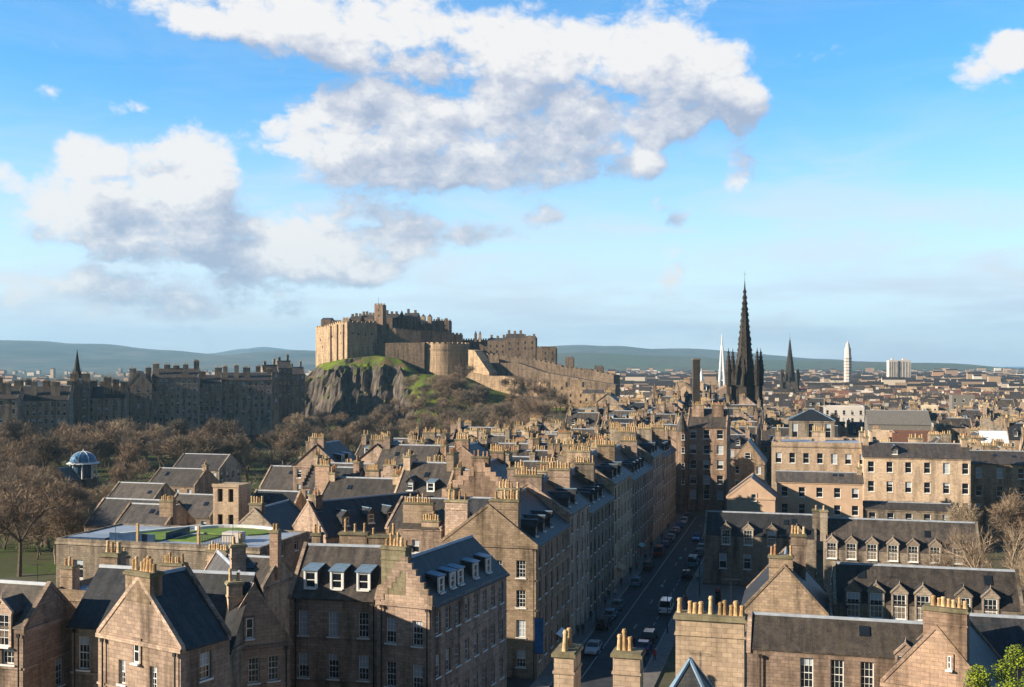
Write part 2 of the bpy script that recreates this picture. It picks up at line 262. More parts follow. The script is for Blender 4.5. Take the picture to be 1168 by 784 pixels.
def person_mat(name, legs, coat, hair):
    m, nt, N, L, b = new_mat(name); b.inputs['Roughness'].default_value = .85
    tc = N.new('ShaderNodeTexCoord'); sp = N.new('ShaderNodeSeparateXYZ'); L.new(tc.outputs['Object'], sp.inputs[0])
    cr = N.new('ShaderNodeValToRGB'); cr.color_ramp.interpolation = 'CONSTANT'; mr = N.new('ShaderNodeMath'); mr.operation = 'DIVIDE'; L.new(sp.outputs[2], mr.inputs[0]); mr.inputs[1].default_value = 1.8
    L.new(mr.outputs[0], cr.inputs[0]); e = cr.color_ramp.elements
    e[0].position = 0; e[0].color = rgb((.02, .02, .02)); e[1].position = .05; e[1].color = rgb(legs)
    for p_, c_ in ((.46, coat), (.835, (.42, .25, .18)), (.945, hair)):
        x = e.new(p_); x.color = rgb(c_)
    L.new(cr.outputs[0], b.inputs['Base Color'])
person_mat('clothes_dark', (.03, .035, .05), (.03, .03, .035), (.03, .02, .015))
person_mat('clothes_blue', (.02, .02, .025), (.05, .10, .22), (.06, .035, .02))
person_mat('clothes_pale', (.04, .05, .09), (.50, .47, .42), (.10, .06, .03))
person_mat('clothes_red', (.025, .025, .03), (.30, .03, .03), (.03, .02, .015))
def ground_mat(name, a, b_, c, s1=.05, s2=.6, r=.95):
    m, nt, N, L, b = new_mat(name); b.inputs['Roughness'].default_value = r; b.inputs['Specular IOR Level'].default_value = .1
    tc = N.new('ShaderNodeTexCoord'); n1 = N.new('ShaderNodeTexNoise'); n1.inputs['Scale'].default_value = s1; n1.inputs['Detail'].default_value = 8; n1.inputs['Roughness'].default_value = .65
    n2 = N.new('ShaderNodeTexNoise'); n2.inputs['Scale'].default_value = s2; n2.inputs['Detail'].default_value = 6
    L.new(tc.outputs['Object'], n1.inputs['Vector']); L.new(tc.outputs['Object'], n2.inputs['Vector'])
    r1 = N.new('ShaderNodeMapRange'); L.new(n1.outputs[0], r1.inputs[0]); r1.inputs[1].default_value = .42; r1.inputs[2].default_value = .6
    r2 = N.new('ShaderNodeMapRange'); L.new(n2.outputs[0], r2.inputs[0]); r2.inputs[1].default_value = .4; r2.inputs[2].default_value = .7; r2.inputs[4].default_value = .8
    x = N.new('ShaderNodeMix'); x.data_type = 'RGBA'; L.new(r1.outputs[0], x.inputs[0]); x.inputs[6].default_value = rgb(a); x.inputs[7].default_value = rgb(b_)
    y = N.new('ShaderNodeMix'); y.data_type = 'RGBA'; L.new(r2.outputs[0], y.inputs[0]); L.new(x.outputs[2], y.inputs[6]); y.inputs[7].default_value = rgb(c)
    L.new(y.outputs[2], b.inputs['Base Color'])
    bp = N.new('ShaderNodeBump'); bp.inputs['Strength'].default_value = .4; bp.inputs['Distance'].default_value = .3; L.new(n2.outputs[0], bp.inputs['Height']); L.new(bp.outputs[0], b.inputs['Normal'])
    return m
ground_mat('town_ground', (.10, .085, .06), (.075, .085, .035), (.13, .11, .085), .012, .2)
ground_mat('garden_ground', (.055, .095, .018), (.07, .075, .03), (.085, .07, .045), .06, .5)
ground_mat('hill_ground', (.085, .095, .075), (.17, .15, .105), (.05, .055, .045), .0016, .006)
ground_mat('plain_ground', (.09, .12, .045), (.13, .12, .07), (.07, .075, .045), .003, .02)
ground_mat('sea_water', (.05, .09, .13), (.04, .08, .12), (.06, .10, .14), .001, .01, .3)
def rock_mat():
    m, nt, N, L, b = new_mat('crag'); b.inputs['Roughness'].default_value = .95; b.inputs['Specular IOR Level'].default_value = .1
    tc = N.new('ShaderNodeTexCoord'); ge = N.new('ShaderNodeNewGeometry'); sp = N.new('ShaderNodeSeparateXYZ'); L.new(ge.outputs['True Normal'], sp.inputs[0])
    mp = N.new('ShaderNodeMapping'); mp.inputs['Scale'].default_value = (1, 1, .35); L.new(tc.outputs['Object'], mp.inputs[0])
    n = N.new('ShaderNodeTexNoise'); n.inputs['Scale'].default_value = .22; n.inputs['Detail'].default_value = 9; n.inputs['Roughness'].default_value = .7; L.new(mp.outputs[0], n.inputs['Vector'])
    cr = N.new('ShaderNodeValToRGB'); L.new(n.outputs[0], cr.inputs[0]); e = cr.color_ramp.elements; e[0].position = .36; e[0].color = rgb((.022, .019, .017)); e[1].position = .70; e[1].color = rgb((.22, .18, .145))
    x = e.new(.5); x.color = rgb((.085, .07, .058))
    n2 = N.new('ShaderNodeTexNoise'); n2.inputs['Scale'].default_value = .12; n2.inputs['Detail'].default_value = 6; L.new(tc.outputs['Object'], n2.inputs['Vector'])
    gr = N.new('ShaderNodeValToRGB'); L.new(n2.outputs[0], gr.inputs[0]); e = gr.color_ramp.elements; e[0].position = .38; e[0].color = rgb((.13, .085, .045)); e[1].position = .64; e[1].color = rgb((.15, .17, .02))
    x = e.new(.5); x.color = rgb((.085, .13, .02))
    ad = N.new('ShaderNodeMath'); ad.operation = 'MULTIPLY_ADD'; L.new(n2.outputs[0], ad.inputs[0]); ad.inputs[1].default_value = .35; L.new(sp.outputs[2], ad.inputs[2])
    mr = N.new('ShaderNodeMapRange'); L.new(ad.outputs[0], mr.inputs[0]); mr.inputs[1].default_value = .80; mr.inputs[2].default_value = .92
    mx = N.new('ShaderNodeMix'); mx.data_type = 'RGBA'; L.new(mr.outputs[0], mx.inputs[0]); L.new(cr.outputs[0], mx.inputs[6]); L.new(gr.outputs[0], mx.inputs[7]); L.new(mx.outputs[2], b.inputs['Base Color'])
    bp = N.new('ShaderNodeBump'); bp.inputs['Strength'].default_value = .7; bp.inputs['Distance'].default_value = 1.5; L.new(n.outputs[0], bp.inputs['Height']); L.new(bp.outputs[0], b.inputs['Normal'])
rock_mat()
def random_mat(name, cols, rough=.85):
    m, nt, N, L, b = new_mat(name); b.inputs['Roughness'].default_value = rough
    ge = N.new('ShaderNodeNewGeometry'); cr = N.new('ShaderNodeValToRGB'); cr.color_ramp.interpolation = 'CONSTANT'; L.new(ge.outputs['Random Per Island'], cr.inputs[0])
    e = cr.color_ramp.elements
    for i, c in enumerate(cols):
        x = e[i] if i < 2 else e.new(i / len(cols)); x.position = i / len(cols); x.color = rgb(c)
    L.new(cr.outputs[0], b.inputs['Base Color'])
random_mat('far_walls', [(.36, .25, .16), (.46, .33, .22), (.24, .16, .11), (.50, .42, .34), (.38, .22, .13), (.60, .55, .48), (.28, .20, .14), (.42, .29, .18), (.34, .24, .16), (.30, .19, .12)])

# ------------------------------------------------------------------ mesh builder
class MB:
    def __init__(s): s.v = []; s.f = []; s.m = []
    def poly(s, pts, mat=0):
        k = len(s.v); s.v.extend([tuple(p) for p in pts]); s.f.append(tuple(range(k, k + len(pts)))); s.m.append(mat)
    def box(s, x0, x1, y0, y1, z0, z1, mat=0, bottom=True):
        a = [(x0,y0,z0),(x1,y0,z0),(x1,y1,z0),(x0,y1,z0),(x0,y0,z1),(x1,y0,z1),(x1,y1,z1),(x0,y1,z1)]
        k = len(s.v); s.v.extend(a)
        fs = [(4,5,6,7),(0,1,5,4),(1,2,6,5),(2,3,7,6),(3,0,4,7)] + ([(3,2,1,0)] if bottom else [])
        for f in fs: s.f.append(tuple(k + i for i in f)); s.m.append(mat)
    def hexa(s, b, t, mat=0):
        k = len(s.v); s.v.extend([tuple(p) for p in b] + [tuple(p) for p in t]); n = len(b)
        s.f.append(tuple(k + i for i in range(n))[::-1]); s.m.append(mat)
        s.f.append(tuple(k + n + i for i in range(n))); s.m.append(mat)
        for i in range(n):
            j = (i + 1) % n; s.f.append((k + i, k + j, k + n + j, k + n + i)); s.m.append(mat)
    def cone(s, cx, cy, z0, z1, r0, r1, n=8, mat=0, rot=0.0, cap=True):
        b = [(cx + r0 * math.cos(rot + 2*math.pi*i/n), cy + r0 * math.sin(rot + 2*math.pi*i/n), z0) for i in range(n)]
        t = [(cx + r1 * math.cos(rot + 2*math.pi*i/n), cy + r1 * math.sin(rot + 2*math.pi*i/n), z1) for i in range(n)]
        s.hexa(b, t, mat)
    def tube(s, p0, p1, r0, r1, n=5, mat=0):
        p0, p1 = Vector(p0), Vector(p1); d = (p1 - p0)
        if d.length < 1e-6: return
        d.normalize(); a = d.orthogonal().normalized(); b = d.cross(a)
        k = len(s.v)
        for (p, r) in ((p0, r0), (p1, r1)):
            for i in range(n):
                t = 2 * math.pi * i / n; s.v.append(tuple(p + a * (r * math.cos(t)) + b * (r * math.sin(t))))
        for i in range(n):
            j = (i + 1) % n; s.f.append((k + i, k + j, k + n + j, k + n + i)); s.m.append(mat)
        s.f.append(tuple(k + n + i for i in range(n))); s.m.append(mat)
    def mesh(s, name, mats, smooth=False, uv=True):
        me = bpy.data.meshes.new(name); me.from_pydata(s.v, [], s.f)
        for m in mats: me.materials.append(MAT[m] if isinstance(m, str) else m)
        if len(mats) > 1: me.polygons.foreach_set('material_index', s.m)
        if uv:
            lay = me.uv_layers.new(name='UVMap'); co = []
            for f in s.f:
                p = [Vector(s.v[i]) for i in f]
                n = Vector((0, 0, 0))
                for i in range(1, len(p) - 1): n += (p[i] - p[0]).cross(p[i + 1] - p[0])
                if n.length < 1e-9: n = Vector((0, 0, 1))
                n.normalize()
                if abs(n.z) > .98: t = Vector((1, 0, 0)); b = Vector((0, 1, 0))
                else: t = Vector((0, 0, 1)).cross(n).normalized(); b = n.cross(t)
                for q in p: co.extend((q.dot(t), q.dot(b)))
            lay.data.foreach_set('uv', co)
        if smooth: me.polygons.foreach_set('use_smooth', [True] * len(s.f))
        me.update(); return me
    def build(s, name, mats, parent=None, smooth=False, uv=True, **kw):
        return add(name, s.mesh(name, mats, smooth, uv), parent, **kw)
def add(name, me, parent=None, loc=None, rz=None, label=None, cat=None, group=None, kind=None):
    o = bpy.data.objects.new(name, me); COL.objects.link(o)
    if parent is not None: o.parent = parent
    if loc is not None: o.location = loc
    if rz is not None: o.rotation_euler = (0, 0, rz)
    if label: o['label'] = label
    if cat: o['category'] = cat
    if group: o['group'] = group
    if kind: o['kind'] = kind
    return o
def thing(name, label, cat, loc=(0, 0, 0), rz=0, group=None): return add(name, None, None, loc, rz, label, cat, group)
def copy_tree(o, parent=None):
    c = o.copy(); COL.objects.link(c)
    if parent is not None: c.parent = parent
    for ch in list(o.children): copy_tree(ch, c)
    return c
def at(px, py, D): return Vector(((px - CX) / F * D, D, HC - (py - HY) / F * D))
def zpx(py, D): return HC - (py - HY) / F * D
def onground(px, py, z=0.0):
    D = (HC - z) * F / (py - HY); return Vector(((px - CX) / F * D, D, z))
TH = R(15); DV = Vector((math.sin(TH), math.cos(TH), 0)); PV = Vector((math.cos(TH), -math.sin(TH), 0)); S0 = Vector((3, 132, 0))
def st(a, b, z=0): return S0 + DV * a + PV * b + Vector((0, 0, z))     # street frame: a metres up the street, b metres right of the left-hand house fronts
NUM = 'one two three four five six seven eight nine ten eleven twelve thirteen fourteen fifteen sixteen seventeen eighteen nineteen twenty twentyone twentytwo twentythree'.split()
ORD = ['first','second','third','fourth','fifth','sixth','seventh','eighth','ninth','tenth','eleventh','twelfth','thirteenth','fourteenth','fifteenth','sixteenth','seventeenth','eighteenth','nineteenth','twentieth']

# ------------------------------------------------------------------ windows, pots, dormers (shared meshes)
CACHE = {}
def pane_mesh(w, h, var):
    k = ('pane', w, h, var)
    if k not in CACHE:
        m = MB(); y = .05
        m.poly([(-w/2, y, 0), (w/2, y, 0), (w/2, y, h), (-w/2, y, h)], 0)
        if var == 1: m.poly([(-w/2, y-.006, h*.45), (w/2, y-.006, h*.45), (w/2, y-.006, h), (-w/2, y-.006, h)], 1)
        if var == 2: m.poly([(-w/2, y-.006, h*.04), (w/2, y-.006, h*.04), (w/2, y-.006, h), (-w/2, y-.006, h)], 1)
        if var == 3: m.poly([(-w/2, y-.006, h*.72), (w/2, y-.006, h*.72), (w/2, y-.006, h), (-w/2, y-.006, h)], 1)
        CACHE[k] = m.mesh('window', ['glass', 'blind'])
    return CACHE[k]
def frame_bits(m, w, h, mat, t=.075, bars=True):
    for (a, b, c, d) in ((-w/2, -w/2+t, 0, h), (w/2-t, w/2, 0, h), (-w/2+t, w/2-t, 0, t*1.2), (-w/2+t, w/2-t, h-t, h), (-w/2+t, w/2-t, h*.5-t*.45, h*.5+t*.45)):
        m.box(a, b, .0, .038, c, d, mat)
    if bars:
        for f in (-1/6, 1/6): m.box(f*w-.016, f*w+.016, .008, .036, t*1.2, h-t, mat)
        for f in (.27, .74): m.box(-w/2+t, w/2-t, .009, .035, f*h-.016, f*h+.016, mat)
def frame_mesh(w, h):
    k = ('frame', w, h)
    if k not in CACHE:
        m = MB(); frame_bits(m, w, h, 0); CACHE[k] = m.mesh('frame', ['white_paint'])
    return CACHE[k]
def sill_mesh(w):
    k = ('sill', w)
    if k not in CACHE:
        m = MB(); m.box(-w/2-.12, w/2+.12, -.30, .0, -.13, -.004); CACHE[k] = m.mesh('sill', ['white_paint'])
    return CACHE[k]
def win_mesh(w, h, var, far=False, bars=False):
    k = ('win', w, h, var, far, bars)
    if k not in CACHE:
        m = MB(); y = .05
        m.poly([(-w/2, y, 0), (w/2, y, 0), (w/2, y, h), (-w/2, y, h)], 0)
        if var: m.poly([(-w/2, y-.006, h*(0, .45, .05, .7)[var]), (w/2, y-.006, h*(0, .45, .05, .7)[var]), (w/2, y-.006, h), (-w/2, y-.006, h)], 1)
        frame_bits(m, w, h, 2, .06 if far else .085, bars); m.box(-w/2-.1, w/2+.1, -.28, .0, -.12, -.004, 2)
        CACHE[k] = m.mesh('window', ['glass', 'blind', 'old_paint' if far else 'white_paint'])
    return CACHE[k]
RNG = random.Random(7)
def put_window(parent, loc, rz, w, h, lod, rng):
    w, h = round(w, 2), round(h, 2); var = rng.choices((0, 1, 2, 3), (6, 2, .7, 2))[0]
    if lod == 0:
        o = add('window', pane_mesh(w, h, var), parent, loc, rz); add('frame', frame_mesh(w, h), o); add('sill', sill_mesh(w), o)
    else: o = add('window', win_mesh(w, h, var, lod > 1), parent, loc, rz)
    return o
def pot_mesh(i):
    k = ('pot', i)
    if k not in CACHE:
        h = (.95, 1.15, .8, 1.3)[i % 4]; m = MB(); m.cone(0, 0, 0, h*.12, .19, .17, 10); m.cone(0, 0, h*.12, h*.82, .165, .125, 10)
        m.cone(0, 0, h*.82, h*.9, .165, .165, 10); m.cone(0, 0, h*.9, h, .14, .12, 10)
        CACHE[k] = m.mesh('chimney_pot', ['clay_buff' if i < 4 else 'clay_red'])
    return CACHE[k]
def chimney(parent, x, y, w, dp, z0, z1, n, rng, mat, lod, ps=1.0, both=False):
    m = MB(); m.box(x-w/2, x+w/2, y-dp/2, y+dp/2, z0, z1-.28, 0); m.box(x-w/2-.13, x+w/2+.13, y-dp/2-.13, y+dp/2+.13, z1-.28, z1-.1, 1)
    m.box(x-w/2-.05, x+w/2+.05, y-dp/2-.05, y+dp/2+.05, z1-.1, z1, 1)
    if z1 - z0 > 3: m.box(x-w/2-.07, x+w/2+.07, y-dp/2-.07, y+dp/2+.07, z1-1.25, z1-1.12, 0)
    pos = []
    for i in range(n):
        t = (i + .5 + rng.uniform(-.14, .14)) / n - .5
        if rng.random() < .12 and n > 3: continue
        pos.append((x + t * (w - .1), y) if w >= dp else (x, y + t * (dp - .1)))
    if lod >= 2:
        for q in pos:
            h = rng.choice((.6, .75, .9)) * ps; m.cone(q[0], q[1], z1, z1 + h, .17, .125, 6, 2)
        return m.build('chimney', [mat, 'stone_cap', 'clay_buff' if rng.random() < .75 else 'clay_red'], parent)
    c = m.build('chimney', [mat, 'stone_cap'], parent); ps *= .85
    if lod == 0 and rng.random() < .55:
        q = MB(); ax = x + rng.uniform(-.3, .3) * w; q.tube((ax, y + dp * .35, z1 - .3), (ax, y + dp * .35, z1 + 2.2), .022, .018, 5); q.tube((ax - .6, y + dp * .35, z1 + 2.05), (ax + .6, y + dp * .35, z1 + 2.1), .014, .014, 4)
        for k_ in range(6): q.tube((ax - .5 + k_ * .2, y + dp * .35 - .22, z1 + 2.08), (ax - .5 + k_ * .2, y + dp * .35 + .22, z1 + 2.08), .009, .009, 4)
        q.build('aerial', ['iron'], c)
    red = rng.random() < .18; uni = rng.random() < .6; b = rng.randrange(4)
    for q in pos:
        i = (b if uni and rng.random() < .6 else rng.randrange(4)) + (4 if (red and rng.random() < .8) else 0)
        o = add('chimney_pot', pot_mesh(i), c, (q[0], q[1], z1 - .01)); o.rotation_euler = (rng.uniform(-.04, .04), rng.uniform(-.04, .04), 0); j_ = rng.uniform(.85, 1.12); o.scale = (j_, j_, ps * rng.uniform(.75, 1.2))
    return c
def dormer_mesh(kind, w, h, dp, pitch, wm):
    k = ('dormer', kind, w, h, dp, pitch, wm)
    if k in CACHE: return CACHE[k]
    m = MB(); a = w / 2
    ww = w - .36
    for (x0, x1, z0, z1) in ((-a, -ww/2, 0, h), (ww/2, a, 0, h), (-ww/2, ww/2, h-.14, h), (-ww/2, ww/2, 0, .1)): m.box(x0, x1, 0, .16, z0, z1, 0)
    m.poly([(-a, .16, 0), (-a, dp, 0), (-a, dp, h), (-a, .16, h)][::-1], 1); m.poly([(a, .16, 0), (a, dp, 0), (a, dp, h), (a, .16, h)], 1)
    m.poly([(-ww/2, .162, .1), (ww/2, .162, .1), (ww/2, .162, h-.14), (-ww/2, .162, h-.14)], 3)
    if kind == 'box':
        m.hexa([(-a-.12, -.14, h), (a+.12, -.14, h), (a+.12, dp+.8, h+.35), (-a-.12, dp+.8, h+.35)], [(-a-.12, -.14, h+.1), (a+.12, -.14, h+.1), (a+.12, dp+.8, h+.45), (-a-.12, dp+.8, h+.45)], 2)
    else:
        r = a * pitch
        m.poly([(-a, .0, h), (a, .0, h), (0, .0, h + r)], 0)
        y0 = .12 if kind == 'stone' else -.18; y1 = dp + r / .85 + .6; o = .14
        for s in (-1, 1):
            A = [(s*(a+o), y0, h - o*pitch), (0, y0, h + r), (0, y1, h + r), (s*(a+o), y1, h - o*pitch)]
            B = [(p[0], p[1], p[2] + .1) for p in A]; m.hexa(A if s < 0 else A[::-1], B if s < 0 else B[::-1], 1)
            if kind == 'stone':
                A = [(s*(a+.1), -.06, h - .1), (s*.0, -.06, h + r - .02), (s*.0, -.06, h + r + .2), (s*(a+.1), -.06, h + .12)]
                m.hexa(A, [(p[0], .16, p[2]) for p in A], 0)
        if kind == 'stone': m.cone(0, .05, h + r, h + r + .55, .09, .02, 6, 0)
        else: m.box(-.07, .07, y0, y1, h + r + .04, h + r + .16, 2)
    CACHE[k] = m.mesh('dormer', [wm, 'slate_blue', 'lead_blue', 'iron']); return CACHE[k]
def put_dormer(parent, kind, loc, rz, w, h, dp, pitch, wm, lod, rng):
    d = add('dormer', dormer_mesh(kind, w, h, dp, pitch, wm), parent, loc, rz)
    put = add('window', win_mesh(round(w - .36, 2), round(h - .26, 2), rng.choice((0, 0, 0, 3)), False, kind == 'stone'), d, (0, .07, .11))
    return d

# ------------------------------------------------------------------ building
def facade(m, O, T, width, z0, z1, ops, mat=0, rec=.2):
    """wall rectangle from O along unit T (2D), outward normal to the right of T, with recessed openings (s0,s1,za,zb)"""
    Nx, Ny = T[1], -T[0]
    def P(s, z, d=0.0): return (O[0] + T[0]*s - Nx*d, O[1] + T[1]*s - Ny*d, z)
    xs = sorted({0.0, width} | {o[0] for o in ops} | {o[1] for o in ops}); zs = sorted({z0, z1} | {o[2] for o in ops} | {o[3] for o in ops})
    zs = [z for z in zs if z0 - 1e-6 <= z <= z1 + 1e-6]
    # merge columns without openings into single strips
    for i in range(len(xs) - 1):
        xm = (xs[i] + xs[i+1]) / 2; run = None
        for j in range(len(zs) - 1):
            zm = (zs[j] + zs[j+1]) / 2
            hole = any(o[0] < xm < o[1] and o[2] < zm < o[3] for o in ops)
            if hole:
                if run is not None: m.poly([P(xs[i], run), P(xs[i+1], run), P(xs[i+1], zs[j]), P(xs[i], zs[j])], mat); run = None
            elif run is None: run = zs[j]
        if run is not None: m.poly([P(xs[i], run), P(xs[i+1], run), P(xs[i+1], z1), P(xs[i], z1)], mat)
    for (a, b, c, d) in ops:
        m.poly([P(a, c), P(a, c, rec), P(a, d, rec), P(a, d)][::-1], mat); m.poly([P(b, c), P(b, c, rec), P(b, d, rec), P(b, d)], mat)
        m.poly([P(a, c), P(b, c), P(b, c, rec), P(a, c, rec)], mat); m.poly([P(a, d), P(b, d), P(b, d, rec), P(a, d, rec)][::-1], mat)
        m.poly([P(a, c, rec + .06), P(b, c, rec + .06), P(b, d, rec + .06), P(a, d, rec + .06)], mat)
def wrows(cols, rows, width, top, pitch=3.3, ww=1.05, wh=1.9, z_min=.8, margin=.9, head=.75, jit=None):
    ops = []
    for r in range(rows):
        zt = top - head - r * pitch
        if zt - wh < z_min: break
        for c in range(cols):
            s = margin + ww/2 + (width - 2*margin - ww) * (c / (cols - 1) if cols > 1 else .5)
            if jit and jit.random() < .1: continue
            ops.append((s - ww/2, s + ww/2, zt - wh, zt))
    return ops
def house(name, label, cat, o, w, dp, ez, rise, th=15, base=0.0, roof='gx', wall='stone_pink', tile='slate', front=None, right=None, left=None, gable_win=None,
          chims=(), dorm=(), lod=None, group=None, seed=0, skew=True, steps=False, hipb=False, courses=True, parapet=.9, pots=True):
    rng = random.Random(hash((round(o[0], 1), round(o[1], 1), seed)) & 0xffffff)
    t = R(th); D = math.hypot(o[0], o[1])
    if lod is None: lod = 0 if D < 150 else (1 if D < 280 else 2)
    root = thing(name, label, cat, (o[0], o[1], base), -t, group)
    H = ez - base
    pv = Vector((math.cos(t), -math.sin(t))); dv = Vector((math.sin(t), math.cos(t))); oc = Vector((o[0], o[1]))
    vis_r = pv.dot(-(oc + pv * w)) > -3; vis_l = (-pv).dot(-oc) > -3
    fo = front if front is not None else wrows(max(1, int(w / 2.9)), 2, w, H)
    ro = (right if right is not None else wrows(max(1, int(dp / 3)), 2, dp, H)) if vis_r else []
    lo = (left if left is not None else wrows(max(1, int(dp / 3)), 2, dp, H)) if vis_l else []
    m = MB(); rc = .22 if lod < 2 else .12
    facade(m, (0, 0), (1, 0), w, -2, H, fo, 0, rc); facade(m, (w, 0), (0, 1), dp, -2, H, ro, 0, rc)
    facade(m, (w, dp), (-1, 0), w, -2, H, [], 0); facade(m, (0, dp), (0, -1), dp, -2, H, lo, 0, rc)
    gx = roof == 'gx'
    if roof == 'gx':
        m.poly([(w, 0, H), (w, dp, H), (w, dp/2, H + rise)]); m.poly([(0, dp, H), (0, 0, H), (0, dp/2, H + rise)])
    elif roof == 'gy':
        m.poly([(0, 0, H), (w, 0, H), (w/2, 0, H + rise)])
        if not hipb: m.poly([(w, dp, H), (0, dp, H), (w/2, dp, H + rise)])
    elif roof == 'flat':
        for (a, b, c, d) in ((0, w, 0, .35), (0, w, dp - .35, dp), (0, .35, .35, dp - .35), (w - .35, w, .35, dp - .35)): m.box(a, b, c, d, H, H + parapet, 0)
    wobj = m.build('wall', [wall], root)
    # trim: cornice and string courses
    def band(nm, x0, x1, y0, y1, z0, z1):
        c = MB(); c.box(x0, x1, y0, y1, z0, z1); c.build(nm, [wall], root)
    if lod < 2 and courses:
        if not any(d[0] == 'e' for d in dorm): band('cornice', -.12, w + .12, -.16, -.004, H - .32, H - .02)
        if vis_r: band('cornice', w + .004, w + .16, -.004, dp, H - .32, H - .02)
        if vis_l and lod == 0: band('cornice', -.16, -.004, -.004, dp, H - .32, H - .02)
        if lod == 0:
            for r in (1, 2):
                zs_ = sorted({round(q[2], 3) for q in fo}, reverse=True)
                if len(zs_) < r: continue
                z = zs_[r - 1] - .34
                if z > 1 and not any(q[2] < z + .18 and q[3] > z for q in list(fo) + list(ro) + list(lo)):
                    band('string_course', -.06, w + .06, -.08, -.004, z, z + .16)
                    if vis_r: band('string_course', w + .004, w + .08, -.004, dp, z, z + .16)
            for x in (w * .06 + .2, w - .35):
                p = MB(); p.tube((x, -.2, 0), (x, -.2, H - .3), .06, .06, 6); p.box(x - .14, x + .14, -.32, -.17, H - .55, H - .3); p.build('downpipe', ['iron'], root)
    # roof
    r = MB(); ov = .05 if any(d[0] == 'e' for d in dorm) else .28; tk = .13; e = .02; k = .32 if skew else -.25
    if roof in ('gx', 'gy'):
        A, B = (w, dp) if gx else (dp, w); g = rise / (B / 2)
        def Q(a, b, z): return (a, b, z) if gx else (B - b, a, z)
        a0 = k; a1 = A - k
        if roof == 'gy' and hipb: a1r = A - B * .45; a1 = A + ov
        else: a1r = a1
        for s in (0, 1):
            b0 = -ov if s == 0 else B + ov; zz = H - ov * g + e
            P4 = [Q(a0, b0, zz), Q(a1, b0, zz), Q(a1r, B/2, H + rise + e), Q(a0, B/2, H + rise + e)]
            U4 = [(p[0], p[1], p[2] + tk) for p in P4]
            if s == 1: P4.reverse(); U4.reverse()
            r.hexa(P4, U4, 0)
        if a1r != a1:
            zz = H - ov * g + e + .004
            P3 = [Q(a1, -ov, zz), Q(a1, B + ov, zz), Q(a1r, B/2, H + rise + e)]; r.hexa(P3, [(p[0], p[1], p[2] + tk - .004) for p in P3], 0)
        zr = H + rise + tk
        b = [Q(a0, B/2 - .16, zr - .10), Q(a1r, B/2 - .16, zr - .10), Q(a1r, B/2 + .16, zr - .10), Q(a0, B/2 + .16, zr - .10)]
        tt = [Q(a0, B/2 - .05, zr + .13), Q(a1r, B/2 - .05, zr + .13), Q(a1r, B/2 + .05, zr + .13), Q(a0, B/2 + .05, zr + .13)]
        r.hexa(b, tt, 1)
        ro_ = r.build('roof', [tile, 'lead'], root)
        if skew:
            for ai, ends in ((0, True), (1, not hipb)):
                if not ends: continue
                sk = MB()
                aa, ab = (-.06, .30) if ai == 0 else (A - .30, A + .06)
                for s in (0, 1):
                    b0 = -.12 if s == 0 else B + .12
                    if steps and ai == 0:
                        n = 7
                        for i in range(n):
                            u0, u1 = i / n, (i + 1) / n; z1 = H + rise * u1 + .35; ba, bb = b0 + (B/2 - b0) * u0, b0 + (B/2 - b0) * u1
                            pa = [Q(aa, ba, H + rise * u0 - .4), Q(ab, ba, H + rise * u0 - .4), Q(ab, bb, H + rise * u0 - .4), Q(aa, bb, H + rise * u0 - .4)]
                            sk.hexa(pa, [(p[0], p[1], z1) for p in pa])
                    else:
                        pa = [Q(aa, b0, H - .25), Q(ab, b0, H - .25), Q(ab, B/2, H + rise + .0), Q(aa, B/2, H + rise + .0)]
                        sk.hexa(pa, [(p[0], p[1], p[2] + (.42 if i < 2 else .36)) for i, p in enumerate(pa)])
                sk.build('skew_coping', [wall], root)
    elif roof == 'hip':
        q = min(w, dp) / 2; zz = H + e
        lo4 = [(-ov, -ov, zz), (w + ov, -ov, zz), (w + ov, dp + ov, zz), (-ov, dp + ov, zz)]
        if w >= dp: rl = [(q, dp/2, H + rise), (w - q, dp/2, H + rise)]; fs = [[lo4[0], lo4[1], rl[1], rl[0]], [lo4[1], lo4[2], rl[1]], [lo4[2], lo4[3], rl[0], rl[1]], [lo4[3], lo4[0], rl[0]]]
        else: rl = [(w/2, q, H + rise), (w/2, dp - q, H + rise)]; fs = [[lo4[0], lo4[1], rl[0]], [lo4[1], lo4[2], rl[1], rl[0]], [lo4[2], lo4[3], rl[1]], [lo4[3], lo4[0], rl[0], rl[1]]]
        for f in fs: r.poly(f, 0)
        r.poly(lo4[::-1], 0)
        for (a, b) in [(lo4[0], rl[0]), (lo4[1], rl[1] if w >= dp else rl[0]), (lo4[2], rl[1]), (lo4[3], rl[0] if w >= dp else rl[1]), (rl[0], rl[1])]:
            r.tube((a[0], a[1], a[2] + .03), (b[0], b[1], b[2] + .03), .1, .1, 5, 1)
        ro_ = r.build('roof', [tile, 'lead_blue'], root)
    else:
        r.poly([(.35, .35, H + .25), (w - .35, .35, H + .25), (w - .35, dp - .35, H + .25), (.35, dp - .35, H + .25)], 0)
        ro_ = r.build('roof', [tile], root)
    if lod < 2 and roof == 'gx' and w > 6:
        g_ = rise / (dp / 2)
        for q_ in range(rng.randint(1, 2)):
            xa = w * rng.uniform(.15, .85); f0 = rng.uniform(.45, .62); f1 = f0 + 1.1 / (dp / 2) * .75
            if f1 > .9 or any(d[0] == 'f' and abs(d[1] * w - xa) < 1.6 for d in dorm): continue
            pl = [(xa - .42, dp/2 * f0, H + rise * f0 + tk + .02), (xa + .42, dp/2 * f0, H + rise * f0 + tk + .02), (xa + .42, dp/2 * f1, H + rise * f1 + tk + .02), (xa - .42, dp/2 * f1, H + rise * f1 + tk + .02)]
            sl = MB(); sl.hexa(pl, [(p[0], p[1] - .04, p[2] + .09) for p in pl]); sl.build('skylight', ['glass'], root)
